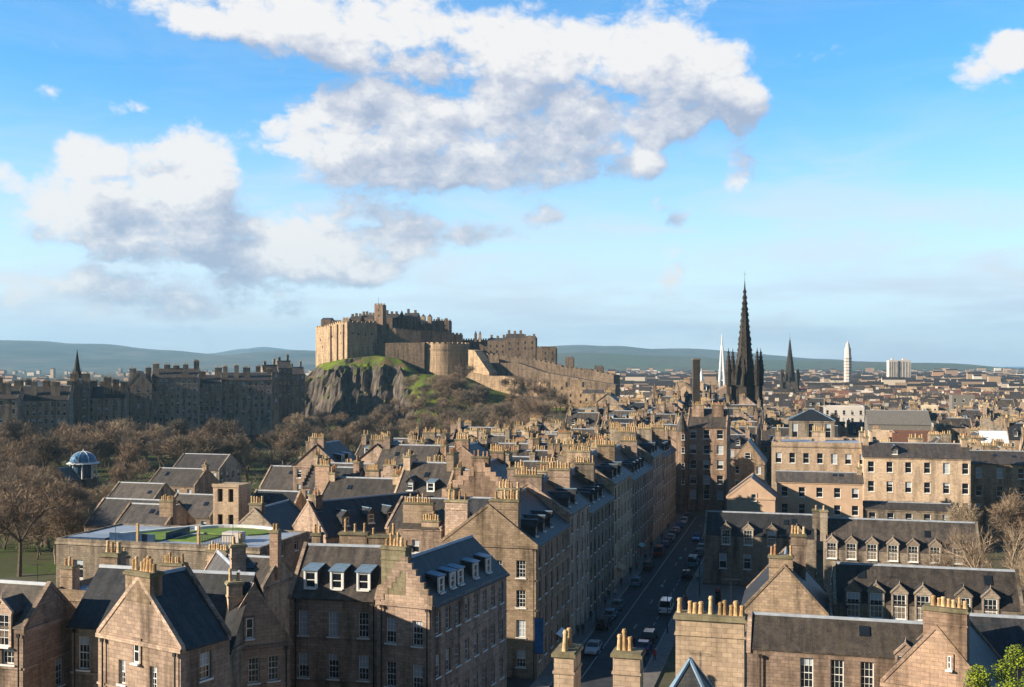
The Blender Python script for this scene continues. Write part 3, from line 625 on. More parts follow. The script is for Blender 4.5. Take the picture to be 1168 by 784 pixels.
    # windows
    for ops, O, T, rz in ((fo, (0, 0), (1, 0), 0), (ro, (w, 0), (0, 1), math.pi/2), (lo, (0, dp), (0, -1), -math.pi/2)):
        Nx, Ny = T[1], -T[0]; d = rc - .03
        for (a, b, c, z) in ops:
            s = (a + b) / 2; put_window(root, (O[0] + T[0]*s - Nx*d, O[1] + T[1]*s - Ny*d, c), rz, b - a, z - c, lod, rng)
    for (fx, zc, ww, wh) in (gable_win or ()):      # window proud of the gable, in its own stone surround
        f = MB(); a = ww/2 + .16
        f.box(-a, a, -.09, -.003, -.16, -.0); f.box(-a, a, -.09, -.003, wh, wh + .16); f.box(-a, -ww/2, -.09, -.003, 0, wh); f.box(ww/2, a, -.09, -.003, 0, wh)
        fo_ = f.build('window_surround', [wall], root, loc=(w * fx, 0, H + zc)); o2 = add('window', win_mesh(ww, wh, 0), fo_, (0, -.06, 0))
    # chimneys: (fx, fy, w, d, top above ridge, pots)
    for ch in chims:
        fx, fy, cw, cd, up, n = ch[:6]; x, y = fx * w, fy * dp; cm = ch[6] if len(ch) > 6 else wall
        if gx: zl = H + rise * (1 - abs(y - dp/2) / (dp/2))
        elif roof == 'gy': zl = H + rise * (1 - abs(x - w/2) / (w/2))
        else: zl = H
        chimney(root, x, y, cw, cd, max(zl - 1.6, .5), H + rise + up, n, rng, cm, lod)
    # dormers: (side, position fraction, height fraction up the slope, kind, w, h)
    for (side, fa, fh, kind, dw, dh) in dorm:
        half = (dp if gx else w) / 2; off = half * fh; zb = H + rise * fh; depth = dh / (rise / half)
        wm = wall if kind == 'stone' else ('white_paint' if kind == 'box' else 'slate')
        if side == 'f': put_dormer(root, kind, (w * fa, off, zb + .1), 0, dw, dh, depth, 1.0, wm, lod, rng)
        elif side == 'r': put_dormer(root, kind, (w - off, dp * fa, zb + .1), math.pi/2, dw, dh, depth, 1.0, wm, lod, rng)
        elif side == 'e': put_dormer(root, 'stone', (w * fa, -.10, H - dh * .55), 0, dw, dh, dh * .5, 1.0, wall, lod, rng)
    return root
def corner(px0, px1, D, th=15):
    t = R(th); u0, u1 = (px0 - CX) / F, (px1 - CX) / F; X0 = u0 * D
    return (X0, D), (u1 * D - X0) / (math.cos(t) + u1 * math.sin(t))
def house_px(name, label, cat, px0, px1, D, ey, rise, dp, th=15, **kw):
    o, w = corner(px0, px1, D, th); return house(name, label, cat, o, w, dp, zpx(ey, D), rise, th, **kw)


# =================================================================== THE SETTING
# haze first: one closed box of even air round everything
def build_haze():
    m = MB(); m.box(-9000, 9000, -600, 13600, -46, 460)
    h = m.build('haze', ['car_grey'], uv=False, kind='stuff')
    ma = bpy.data.materials.new('haze_air'); ma.use_nodes = True; nt = ma.node_tree; nt.nodes.clear()
    o = nt.nodes.new('ShaderNodeOutputMaterial'); v = nt.nodes.new('ShaderNodeVolumePrincipled')
    v.inputs['Color'].default_value = (.40, .73, 1.0, 1); v.inputs['Density'].default_value = HAZE; v.inputs['Anisotropy'].default_value = .1
    nt.links.new(v.outputs[0], o.inputs['Volume']); h.data.materials.clear(); h.data.materials.append(ma)
    ma.cycles.homogeneous_volume = True
HAZE = 0.000075
build_haze()

def base_z(x, y):                     # the old town ridge rises towards the castle
    return max(0.0, min(11.0, (y - 340) / 120 * 9)) * max(0.0, min(1.0, (x + 40) / 50)) if x < 260 else 0.0
def build_ground():
    m = MB(); xs = [-8800, -5000, -2500, -1200, -700] + list(range(-500, 501, 25)) + [700, 1200, 2500, 5000, 8800]
    ys = [-600, -100, 20] + list(range(50, 801, 25)) + [900, 1200, 2000, 4000, 8000, 13500]
    idx = {}
    for j, y in enumerate(ys):
        for i, x in enumerate(xs):
            z = 0.0
            if 340 < y < 900 and -100 < x < 260: z = base_z(x, y) * (1 if y < 700 else 0) * max(0, min(1, (260 - x) / 60))
            idx[i, j] = len(m.v); m.v.append((x, y, z - .05))
    for j in range(len(ys) - 1):
        for i in range(len(xs) - 1):
            m.f.append((idx[i, j], idx[i+1, j], idx[i+1, j+1], idx[i, j+1])); m.m.append(0)
    m.build('ground', ['town_ground'], uv=False, smooth=True, kind='structure')
    g = MB(); n = 40                  # garden in the valley to the left
    def gz(x, y): return .15 + 1.2 * mnoise.noise(Vector((x * .02, y * .02, 3)))
    for j in range(n + 1):
        for i in range(n + 1):
            x = -420 + i * 10; y = 195 + j * 9.5; e = min(i, n - i, j, n - j) / 4
            g.v.append((x + (0 if i < n else -max(0, 30)), y, gz(x, y) + .5 * min(1, e) - .4 * (e < .2)))
    for j in range(n):
        for i in range(n): k = j * (n + 1) + i; g.f.append((k, k + 1, k + n + 2, k + n + 1)); g.m.append(0)
    g.build('garden_ground', ['garden_ground'], uv=False, smooth=True, kind='structure')
build_ground()

def build_hills():
    # (name, pixel outline of the crest, distance, foot depth, material)
    def ridge(name, pts, D, depth, mat, seed):
        m = MB(); n = 90; rows = 14
        px0, px1 = pts[0][0], pts[-1][0]
        def crest(px):
            for (a, b) in zip(pts, pts[1:]):
                if a[0] <= px <= b[0]:
                    t = (px - a[0]) / (b[0] - a[0]); t = t * t * (3 - 2 * t); return a[1] + (b[1] - a[1]) * t
            return pts[-1][1]
        for j in range(rows + 1):
            t = j / rows; f = math.sin(min(t * 1.25, 1) * math.pi / 2) ** 1.3 if t < .8 else math.cos((t - .8) / .2 * 1.3)
            for i in range(n + 1):
                px = px0 + (px1 - px0) * i / n; x = (px - CX) / F * D; y = D - depth + depth * 1.25 * t
                z = (zpx(crest(px), D) + 2) * f
                z *= 1 + .22 * mnoise.noise(Vector((x / 900 + seed, y / 900, 0))) * (t < .78) + .05 * mnoise.noise(Vector((x / 260 + seed, y / 260, 4)))
                m.v.append((x, y, z - 2))
        for j in range(rows):
            for i in range(n): k = j * (n + 1) + i; m.f.append((k, k + 1, k + n + 2, k + n + 1)); m.m.append(0)
        m.build(name, [mat], uv=False, smooth=True, kind='structure')
    ridge('hills', [(-120,386),(30,389),(100,392),(200,400),(260,405),(330,402),(420,404),(520,410)], 7600, 2600, 'hill_ground', 1.0)
    ridge('hills', [(180,409),(250,403),(300,396),(345,400),(420,402),(600,412)], 11500, 2500, 'hill_ground', 5.0)
    ridge('hills', [(560,408),(640,394),(690,395),(740,400),(790,401),(850,404),(900,408),(960,413),(1010,415)], 8200, 2400, 'hill_ground', 9.0)
    ridge('hills', [(520,412),(640,403),(760,407),(900,411),(1060,414)], 5600, 1500, 'plain_ground', 12.0)
    s = MB(); s.poly([(1200, 9500, 1), (8700, 9500, 1), (8700, 13400, 1), (1200, 13400, 1)]); s.build('sea', ['sea_water'], uv=False, kind='structure')
build_hills()

# the crag
CR = [(-160,0,690),(-148,6,690),(-134,28,700),(-124,38,704),(-104,41.5,686),(-85,43.5,690),(-70,41,686),(-57,32,672),(-28,30,668),(-13,23,662),(18,15,640),(31,14,632),(64,10,622),(110,7,610),(140,3,610)]
def crv(x, k):
    if x <= CR[0][0]: return CR[0][k]
    for a, b in zip(CR, CR[1:]):
        if x <= b[0]: t = (x - a[0]) / (b[0] - a[0]); return a[k] + (b[k] - a[k]) * t
    return CR[-1][k]
def crag_z(x, y):
    top, fr = crv(x, 1), crv(x, 2)
    c = max(0, min(1, (-52 - x) / 16))                     # 1 = cliff, 0 = gentle slope
    fr += c * 9 * mnoise.noise(Vector((x * .09, 1.5, 0))) * (1 if y < fr else .3)
    L = 125 + (46 - 125) * c
    t = (y - (fr - L)) / L; t = max(0, min(1, t))
    cl = .16 * min(1, t * 3.2) + .62 * (max(0, min(1, (t - .28) / .38))) + .22 * max(0, min(1, (t - .66) / .34))
    g = t * t * (3 - 2 * t) * .6 + t * .4
    z = top * (cl * c + g * (1 - c))
    if c > 0 and 0 < t < 1:
        n = mnoise.fractal(Vector((x * .11, y * .05, z * .03)), 1.0, 2.1, 5) + .9 * (abs(mnoise.noise(Vector((x * .16, y * .07, 7)))) - .3) + .35 * mnoise.noise(Vector((x * .45, y * .3, 9)))
        z += c * n * 11 * math.sin(min(t * 1.15, 1) * math.pi)
    z += (1 - c) * 1.3 * mnoise.noise(Vector((x * .05, y * .05, 2))) * (0 < t < 1)
    return max(z, -3)
def build_crag():
    m = MB(); st_ = 1.4; nx, ny = 214, 200
    for j in range(ny + 1):
        for i in range(nx + 1):
            x, y = -160 + i * st_, 520 + j * st_; m.v.append((x, y, crag_z(x, y) - .3))
    for j in range(ny):
        for i in range(nx): k = j * (nx + 1) + i; m.f.append((k, k + 1, k + nx + 2, k + nx + 1)); m.m.append(0)
    m.build('castle_rock', ['crag'], uv=False, smooth=False, kind='structure')
build_crag()

# street: road, pavements, kerbs, markings
def strip(name, a0, a1, b0, b1, z, mat, h=None):
    m = MB()
    if h is None: m.poly([st(a0, b0, z), st(a0, b1, z), st(a1, b1, z), st(a1, b0, z)])
    else: m.hexa([st(a0, b0, z), st(a0, b1, z), st(a1, b1, z), st(a1, b0, z)], [st(a0, b0, z + h), st(a0, b1, z + h), st(a1, b1, z + h), st(a1, b0, z + h)])
    return m.build(name, [mat], kind='structure')
strip('road', -90, 148, 2.2, 12.0, .01, 'asphalt')
strip('pavement', -90, 148, .02, 2.0, -.1, 'paving', .24); strip('kerb', -90, 148, 2.0, 2.22, -.1, 'kerb_stone', .25)
strip('pavement', -90, 148, 12.2, 14.1, -.1, 'paving', .24); strip('kerb', -90, 148, 11.98, 12.2, -.1, 'kerb_stone', .25)
strip('side_lane', -6, -.3, -40, 2.0, .005, 'asphalt'); strip('yard', 36, 62, 14.1, 60, -.1, 'paving', .22)
mk = MB()
def mark(a0, a1, b, w=.11): mk.poly([st(a0, b - w/2, .016), st(a0, b + w/2, .016), st(a1, b + w/2, .016), st(a1, b - w/2, .016)])
mark(-60, 146, 5.1); mark(-60, 20, 9.9, .1)
for i in range(30): mark(22 + i * 4.2, 24.4 + i * 4.2, 9.9, .1)
for i in range(9): mark(-6 + i * 17, -3 + i * 17, 7.5, .12)
mk.build('road_markings', ['line_paint'], kind='structure')

# =================================================================== FOREGROUND, LEFT
P_ = dict(wall='stone_pink')
def ops_at(lst): return [(s - w/2, s + w/2, z, z + h) for (s, z, w, h) in lst]
# leftmost
house('stone_house', 'stone cottage with sunlit grey slate roof and arched dormers in the bottom left corner', 'house', (-35.6 - 16*.966, 80 + 16*.259), 16, 5.8, 18.6, 2.6,
      wall='stone_pink', tile='slate_brown', front=wrows(5, 3, 16, 18.6, 3.6), right=ops_at([(3.9, 13.4, 1.0, 2.1), (3.9, 9.5, 1.0, 2.0)]), dorm=[('e', .88, 0, 'stone', 1.7, 2.6), ('e', .62, 0, 'stone', 1.7, 2.6)],
      chims=[(.80, .9, .9, .8, -1.1, 2)], skew=True)
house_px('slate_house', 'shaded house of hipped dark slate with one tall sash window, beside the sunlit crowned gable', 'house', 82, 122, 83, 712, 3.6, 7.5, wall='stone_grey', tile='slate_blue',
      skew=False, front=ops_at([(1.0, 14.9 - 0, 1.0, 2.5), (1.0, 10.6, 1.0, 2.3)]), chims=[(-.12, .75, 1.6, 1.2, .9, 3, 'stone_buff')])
# crowned gable
o, w = corner(112, 206, 80, 32)
house('gabled_house', 'sunlit stone gable crowned by a broad chimney with clay pots, three narrow windows', 'house', o, w, 4.5, 18.4, 4.3, th=32, wall='stone_pink', tile='slate_blue', roof='gy',
      front=ops_at([(w*.30, 15.0, .75, 1.75), (w*.68, 15.0, .75, 1.75), (w*.27, 11.0, .9, 1.7), (w*.55, 11.0, .9, 1.7)]), right=wrows(1, 3, 4.5, 18.4, 3.6),
      left=[], gable_win=[(.49, -1.6, .6, 1.6)], chims=[(.5, .11, 2.6, 1.1, .55, 8, 'stone_buff')])
o, w = corner(172, 262, 86, 12)
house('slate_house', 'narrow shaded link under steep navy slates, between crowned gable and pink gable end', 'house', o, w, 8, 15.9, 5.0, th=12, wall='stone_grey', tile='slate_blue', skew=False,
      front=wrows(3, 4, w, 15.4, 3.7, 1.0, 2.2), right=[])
o, w = corner(247, 331, 86, -24)
house('gabled_house', 'steep shaded gable end with two slim chimneys, left of the three-dormer facade', 'house', o, w, 18, 15.6, 4.6, th=-24, wall='stone_pink', tile='slate', roof='gy',
      front=wrows(3, 3, w, 15.6, 3.9, .85, 2.0, head=1.0), left=[], right=[], gable_win=[(.44, .6, .6, 1.6)],
      chims=[(.26, .04, 1.1, .9, .5, 2, 'stone_buff'), (.5, .4, 1.2, .9, 2.4, 2, 'stone_pink')])
# facade with three dormers
o, w = corner(330, 431, 104, 10)
house('tenement', 'pink stone facade with three white dormers in its slate roof and tall sash windows', 'tenement', o, w, 8, 16, 4.1, th=10, wall='stone_pink', tile='slate',
      front=wrows(3, 4, w, 16, 4.0, 1.02, 2.35, head=1.35), dorm=[('f', .22, .12, 'box', 1.35, 1.75), ('f', .52, .12, 'box', 1.35, 1.75), ('f', .82, .12, 'box', 1.35, 1.75)], skew=True, right=[],
      chims=[(.45, .97, 2.9, 1.0, .9, 3, 'stone_buff'), (.80, .97, 2.9, 1.0, .7, 5, 'stone_buff'), (.02, .9, .9, .9, .8, 2, 'stone_buff')])
# corner block with crow steps
house('tenement', 'corner tenement with crow-stepped gable, mossy chimney and five dormers on its dark side roof', 'tenement', (-12.45, 101.3), 5.6, 17.2, 16.1, 3.9, th=23, wall='stone_pink', tile='slate_blue', roof='gy', steps=True,
      hipb=True, front=wrows(2, 4, 5.6, 16.1, 4.0, 1.05, 2.3, head=1.5), right=wrows(8, 4, 17.2, 16.1, 3.9, .95, 2.1, head=.8), chims=[(.30, .035, 2.5, 1.25, 1.2, 6, 'stone_cap')],
      dorm=[('r', f, .12, 'box', 1.15, 1.6) for f in (.16, .30, .40, .60, .78)])
# street corner block H and the terrace up the street's left side
SEG = [(0, 19, 16.0, 12.3, 4.6), (19.2, 33, 17.3, 12, 4.0), (33.2, 55, 15.6, 12, 4.9), (55.2, 75, 17.6, 12.5, 4.3), (75.2, 104, 16.2, 12, 4.8), (104.2, 122, 18.0, 12, 4.2), (122.2, 146, 16.6, 12, 4.6)]
LBL = ['tall street-corner tenement with a lit blank gable wall, banner on its corner and big chimneys', 'second house front up the shaded street terrace, dark slate with dormers',
       'third front up the shaded street terrace, stone with drainpipes', 'fourth front up the shaded street terrace, taller than both its neighbours', 'fifth front up the shaded street terrace, green dormered roof',
       'sixth front up the shaded street terrace, just before the far end', 'last front of the shaded street terrace where the road bends away']
for i, (a0, a1, ez, dep, rise) in enumerate(SEG):
    p = st(a0, -dep); n = max(3, int((a1 - a0) / 3.1))
    fr = ops_at([(10.3, z, 1.15, 2.1) for z in (12.1, 8.5, 4.9, 1.3)] + [(6.0, 8.5, 1.1, 2.0), (7.4, 12.1, 1.1, 2.0)]) if i == 0 else wrows(2, 1, dep, ez, 3.6)
    rr = random.Random(i)
    house('tenement', LBL[i], 'tenement', (p.x, p.y), dep, a1 - a0, ez, rise, wall='stone_buff' if i == 3 else ('stone_buff', 'stone_pink', 'stone_grey')[i % 3], tile=('slate_blue', 'slate')[i % 2], roof='gy',
          front=fr, left=wrows(3, 1, a1 - a0, ez, 3.6), right=wrows(n, 4, a1 - a0, ez, 3.75, 1.0, 2.05, margin=.7) , lod=(0 if i == 0 else 1), courses=True,
          chims=[(.66, .04, 3.6, 1.2, .9, 9, 'stone_buff'), (.16, .05, 2.9, 1.2, .6, 4, 'stone_pink'), (.5, .52, 3.0, 1.1, 1.2, 7)] if i == 0 else [(.5, .04, 3.8 + rr.random(), 1.1, 1.3, 10), (.22, .5, 2.6, 1.1, 1.6, 6), (.72, .62, 3.2, 1.0, 1.5, 8)],
          dorm=[('r', (k + .7) / (n * .72 + .4), .12, 'gab', 1.2, 1.45) for k in range(int(n * .6))], group='tenements of the street terrace')
# =================================================================== LEFT MIDDLE: green roof terrace and old sheds
o, w = corner(64, 296, 153)
gr = house('stone_hall', 'long stone hall whose flat roof carries green lawns and glass edges', 'hall', o, w, 15, 13.2, 0, wall='stone_grey', tile='lead', roof='flat', parapet=.45,
      front=ops_at([(3.6, 8.2, 1.5, 2.6)] + [(8 + i * 4.2, 5.6, 1.1, 1.8) for i in range(4)]), right=wrows(4, 1, 17, 14.2), left=wrows(4, 1, 17, 14.2))
def slab(name, pts, z, t, mat):
    b_ = MB(); b_.hexa([(x, y, z) for x, y in pts], [(x, y, z + t) for x, y in pts]); return b_.build(name, [mat], gr)
slab('roof_lawn', [(7.5, 1.8), (14.8, 1.8), (15.2, 11.5), (8.2, 10.5)], 13.46, .16, 'turf'); slab('roof_lawn', [(15.9, 3.0), (20.9, 3.0), (21, 8.2), (16.2, 8.2)], 13.46, .16, 'turf')
slab('roof_lawn', [(20.8 + 5.6 * math.cos(t * .4488), 12.4 + 3.2 * math.sin(t * .4488)) for t in range(14)], 13.47, .16, 'turf')
slab('roof_light', [(1.0, 1.2), (7.0, 1.2), (7.2, 4.5), (1.4, 4.5)], 13.50, .25, 'solar_glass')
slab('glass_edge', [(15.4, 3), (15.5, 3), (15.5, 9), (15.4, 9)], 13.50, 1.1, 'solar_glass'); slab('glass_edge', [(7.4, 1.6), (14.6, 1.6), (14.6, 1.66), (7.4, 1.66)], 13.50, 1.0, 'solar_glass')
n_ = 16; ring = [(20.8 + 6.9 * math.cos(math.pi * (.1 + .85 * k / n_)), 12.2 + 4.2 * math.sin(math.pi * (.1 + .85 * k / n_))) for k in range(n_ + 1)] + [(20.8 + 6.1 * math.cos(math.pi * (.1 + .85 * k / n_)), 12.2 + 3.5 * math.sin(math.pi * (.1 + .85 * k / n_))) for k in range(n_, -1, -1)]
slab('white_coping', ring, 13.47, .5, 'white_paint'); slab('white_coping', [(6.6, 5.0), (7.1, 5.0), (14, 15), (13.4, 15)], 13.47, .45, 'white_paint'); slab('roof_hatch', [(23.5, 4), (26, 4), (26, 6), (23.5, 6)], 13.47, 1.3, 'pale_concrete')
for x in (12.2, 21.6): slab('post', [(x - .16, 1.0), (x + .16, 1.0), (x + .16, 1.32), (x - .16, 1.32)], 13.40, 2.6, 'clay_buff')
ra = MB(); ra.box(21.8, 27.2, .76, .86, 14.9, 15.0)
for i in range(22): ra.box(21.9 + i * .24, 21.96 + i * .24, .8, .84, 13.50, 14.91)
ra.build('railing', ['iron'], gr)
# row below it with its big stacks
o, w = corner(58, 150, 128)
house('stone_house', 'flat-roofed stone house with pale plastered chimney, below the left end of the lawn roof', 'house', o, w, 9, 10.8, 0, roof='flat', wall='stone_buff', tile='lead', front=wrows(3, 1, w, 10.8), right=[],
      chims=[(.64, .3, 2.7, 1.2, 4.6, 8, 'salmon_render'), (.08, .25, 1.7, 1.4, 3.3, 3, 'stone_buff')])
o, w = corner(150, 250, 124)
house('stone_house', 'flat-roofed stone house with two broad chimneys, below the right half of the lawn roof', 'house', o, w, 9, 10.8, 0, roof='flat', wall='stone_pink', tile='lead', front=wrows(3, 1, w, 10.8), right=[],
      chims=[(.33, .3, 2.8, 1.2, 4.4, 10, 'stone_pink'), (.70, .62, 2.5, 1.3, 5.6, 8, 'stone_light'), (.98, .5, .9, .9, 5.8, 3)])
house_px('stone_house', 'low slate-roofed house with round dormer behind the pink shaded gable', 'house', 236, 300, 122, 668, 2.6, 8, wall='stone_grey', tile='slate_brown', front=[], right=[], dorm=[('f', .35, .2, 'gab', 1.4, 1.4)],
      chims=[(.98, .4, 1.0, .9, 3.4, 2, 'stone_red')])
for args in [
    ('slate_shed', 'long dark slate roof with three small vents, left of the lawn roof', 96, 183, 205, 599, 4.2, 12, dict(wall='stone_pink', tile='slate')),
    ('slate_shed', 'grey slate roof behind the long vented roof, by the gazebo', 118, 172, 236, 573, 3.6, 11, dict(wall='stone_grey', tile='slate_brown')),
    ('slate_shed', 'low slate roof left of the pale roof tower', 185, 240, 206, 588, 3.4, 10, dict(wall='stone_grey', tile='slate')),
    ('slate_shed', 'brown slate roof with single end chimney behind the pale roof tower', 168, 222, 262, 553, 3.4, 11, dict(wall='stone_buff', tile='slate_brown', chims=[(.97, .5, 1.1, 1.2, 1.2, 3)])),
    ('slate_shed', 'dark slate roof between garden trees and the pale roof tower', 196, 250, 300, 535, 3.6, 12, dict(wall='stone_grey', tile='slate')),
    ('stone_house', 'slate house with white arched dormer beside the pale roof tower', 278, 330, 196, 590, 4.2, 9, dict(wall='stone_buff', tile='slate_blue', dorm=[('e', .62, 0, 'stone', 1.8, 2.8)])),
    ('stone_house', 'slate house with big pale gable chimney at the garden edge', 296, 346, 245, 556, 4.2, 11, dict(wall='stone_pink', tile='slate', roof='gx', chims=[(.95, .3, 3.6, 1.2, 2.6, 9, 'stone_pink')])),
    ('stone_house', 'slate house with low row of pots, next to the garden edge chimney house', 346, 402, 236, 560, 3.2, 11, dict(wall='stone_grey', tile='slate', chims=[(.2, .2, 2.4, 1, 1.3, 7), (.75, .3, 3.0, 1, .9, 8)])),
    ]:
    nm, lb, a, b, D, ey, rs, dp_, kw = args
    house_px(nm, lb, 'house', a, b, D, ey, rs, dp_, **kw)
# pale roof tower
o, w = corner(243, 272, 194)
tw = thing('roof_tower', 'pale two-storey open roof tower with dark openings, behind the lawn roof', 'tower', (o[0], o[1], 0), -TH)
m = MB(); facade(m, (0, 0), (1, 0), w, 0, 16.6, [(.9, 1.9, 13.6, 15.9), (3.0, 4.0, 13.6, 15.9), (.9, 1.9, 8.6, 11.4), (3.0, 4.0, 8.6, 11.4)], 0, .5); facade(m, (w, 0), (0, 1), 4.5, 0, 16.6, [], 0); facade(m, (w, 4.5), (-1, 0), w, 0, 16.6, []); facade(m, (0, 4.5), (0, -1), 4.5, 0, 16.6, [(1.5, 3, 13.6, 16.6)], 0, .5)
m.poly([(0, 0, 16.6), (w, 0, 16.6), (w, 4.5, 16.6), (0, 4.5, 16.6)]); m.build('wall', ['stone_light'], tw)
for (x, z, hh) in ((1.4, 13.6, 2.3), (3.5, 13.6, 2.3), (1.4, 8.6, 2.8), (3.5, 8.6, 2.8)):
    q = MB(); q.poly([(x - .5, .54, z), (x + .5, .54, z), (x + .5, .54, z + hh), (x - .5, .54, z + hh)]); q.build('opening', ['iron'], tw)
q = MB(); q.box(-.15, w + .15, -.15, -.003, 16.2, 16.75); q.build('cornice', ['stone_light'], tw)
# gazebo
gp = at(95, 545, 330); gz_ = thing('gazebo', 'round garden pavilion with blue ribbed dome and white eaves among bare trees', 'pavilion', (gp.x, gp.y, 0))
m = MB()
for k in range(6):
    a0, a1 = k / 6 * math.pi / 2, (k + 1) / 6 * math.pi / 2; m.cone(0, 0, 8.4 + 3.2 * math.sin(a0), 8.4 + 3.2 * math.sin(a1), 3.9 * math.cos(a0), 3.9 * math.cos(a1) + .02, 16)
m.build('dome', ['blue_dome'], gz_)
m = MB(); m.cone(0, 0, 8.0, 8.45, 4.9, 4.0, 16); m.build('eaves', ['white_paint'], gz_)
m = MB(); m.cone(0, 0, 11.6, 12.4, .25, .03, 8); m.build('finial', ['white_paint'], gz_)
m = MB(); m.cone(0, 0, 0, 3.6, 4.4, 4.4, 16); m.build('base', ['stone_grey'], gz_)
for k in range(8):
    m = MB(); t = k * math.pi / 4 + .3; m.cone(3.7 * math.cos(t), 3.7 * math.sin(t), 3.6, 8.0, .28, .24, 8); m.build('column', ['white_paint'], gz_)
m = MB(); m.cone(0, 0, 3.6, 8.0, 2.9, 2.9, 12); m.build('glazing', ['solar_glass'], gz_)
for k in range(8):
    m = MB(); t = k * math.pi / 4
    for j in range(6):
        a0, a1 = j / 6 * math.pi / 2, (j + 1) / 6 * math.pi / 2
        m.tube((3.95 * math.cos(a0) * math.cos(t), 3.95 * math.cos(a0) * math.sin(t), 8.45 + 3.2 * math.sin(a0)), (3.95 * math.cos(a1) * math.cos(t), 3.95 * math.cos(a1) * math.sin(t), 8.45 + 3.2 * math.sin(a1)), .09, .09, 4)
    m.build('dome_rib', ['white_paint'], gz_)
house_px('slate_house', 'dark slate gable peeping over the right end of the lawn roof', 'house', 262, 318, 172, 607, 3.6, 12, wall='stone_grey', tile='slate_blue', roof='gy', front=[], chims=[(.5, .08, 2.2, 1.1, 1.0, 5)])
house_px('slate_house', 'dark slate roof with wide stack just behind the left part of the lawn roof', 'house', 128, 186, 186, 602, 3.4, 10, wall='stone_buff', tile='slate', chims=[(.9, .3, 2.6, 1.1, 1.2, 7)])
house_px('garden_lodge', 'little stone lodge with one white window just left of the blue dome', 'lodge', 53, 77, 318, 548, 3.4, 6, wall='stone_buff', roof='gy', front=ops_at([(3.2, 3.0, 1.3, 2.0)]))

# =================================================================== RIGHT SIDE
GR = dict(front=None)
o, w = corner(803, 931, 190)
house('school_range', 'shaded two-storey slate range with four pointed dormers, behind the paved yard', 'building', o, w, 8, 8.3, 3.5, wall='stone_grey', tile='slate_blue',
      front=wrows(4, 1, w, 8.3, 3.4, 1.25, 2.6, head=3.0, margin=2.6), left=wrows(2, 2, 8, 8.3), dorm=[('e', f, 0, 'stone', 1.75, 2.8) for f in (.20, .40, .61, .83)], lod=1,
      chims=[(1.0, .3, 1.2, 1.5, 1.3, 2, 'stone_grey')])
o, w = corner(940, 1119, 172)
house('school_range', 'half-sunlit slate range with seven gabled dormers, bare creeper at its right end', 'building', o, w, 8, 8.9, 4.3, wall='stone_grey', tile='slate', right=[],
      front=wrows(7, 1, w, 8.9, 3.4, 1.2, 2.2, head=3.2, margin=1), left=[], dorm=[('e', (px - 940) / 179, 0, 'stone', 1.75, 2.7) for px in (949, 972, 996, 1020, 1043, 1068, 1094)], lod=1, chims=[(.0, .3, 1.1, 1.6, 1.6, 3, 'stone_grey')])
o, w = corner(951, 1168, 122)
house('school_range', 'nearer slate range with six pointed dormers, behind the three-window wing', 'building', o, w, 7, 11.5, 3.6, wall='stone_grey', tile='slate', right=[],
      front=wrows(6, 2, w, 11.5, 3.4, 1.2, 2.2, head=3.4, margin=1.4), left=wrows(2, 1, 7, 11.5), dorm=[('e', (px - 951) / 217, 0, 'stone', 1.7, 3.0) for px in (974, 1001, 1028, 1055, 1101, 1131)], lod=0)
o, w = corner(846, 944, 119)
house('gabled_house', 'plain wide stone gable with mossy chimney and dark slate flank, right of the yard', 'house', o, w, 12, 11.2, 4.9, wall='stone_buff', tile='slate_blue', roof='gy', front=[], left=[], right=[],
      chims=[(.46, .06, 2.5, 1.2, 1.2, 6, 'stone_buff'), (.66, .45, 1.6, 1.2, 2.9, 5, 'stone_pink')])
o, w = corner(852, 1066, 91)
house('stone_wing', 'long low wing with three wall-head sash windows under a sunlit brown slate roof', 'building', o, w, 6.2, 14.3, 2.2, wall='stone_pink', tile='slate_brown', right=[],
      front=ops_at([(w * (px - 852) / 214, 11.4, 1.05, 2.5) for px in (922, 957, 991)] + [(w * (px - 852) / 214, 7.6, 1.05, 2.2) for px in (922, 957, 991)]), left=[], lod=0,
      dorm=[('e', (px - 852) / 214, 0, 'stone', 1.6, 1.0) for px in (1034,)])
o, w = corner(1006, 1132, 82, 30)
house('gabled_house', 'sunlit red stone gable with slit window and a broad ribbed chimney, bottom right', 'house', o, w, 9, 14.2, 4.4, th=30, wall='stone_red', tile='slate_blue', roof='gy', front=ops_at([(w * .50, 10.9, 1.0, 1.9)]), left=[], right=[],
      gable_win=[(.62, 1.6, .28, 1.0)], chims=[(.58, .075, 3.0, 1.3, 1.6, 8, 'stone_red')])
house_px('slate_house', 'navy slate roof behind the ribbed chimney at the right edge', 'house', 1100, 1190, 88, 750, 2.6, 7, wall='stone_pink', tile='slate_blue', front=[], left=[])
# foreground stacks near the street
o, w = corner(610, 742, 62)
house('stone_house', 'stone house carrying the two small foreground chimneys beside the street', 'house', o, w, 7, 14.0, 2.6, wall='stone_buff', tile='slate', front=[], left=[], right=[], skew=False,
      chims=[(.22, .3, 1.15, 2.1, 4.9, 5, 'stone_light'), (.76, .3, 1.55, 1.2, 5.0, 4, 'stone_light')])
o, w = corner(757, 848, 66)
house('stone_house', 'house with the widest sunlit chimney, fourteen pots in a row, above the paved yard', 'house', o, w, 7, 16.0, 1.6, wall='stone_light', tile='lead', front=[], left=[], right=[], roof='flat', parapet=.3,
      chims=[(.56, .25, 4.1, 1.3, 5.1, 13, 'stone_light')])
o, w = corner(722, 842, 58)
house('slate_house', 'pointed navy slate roof with pale lead edges in front of the widest chimney', 'house', o, w, 5.6, 16.8, 5.0, wall='stone_light', tile='slate_blue', front=[], left=[], right=[], roof='hip')

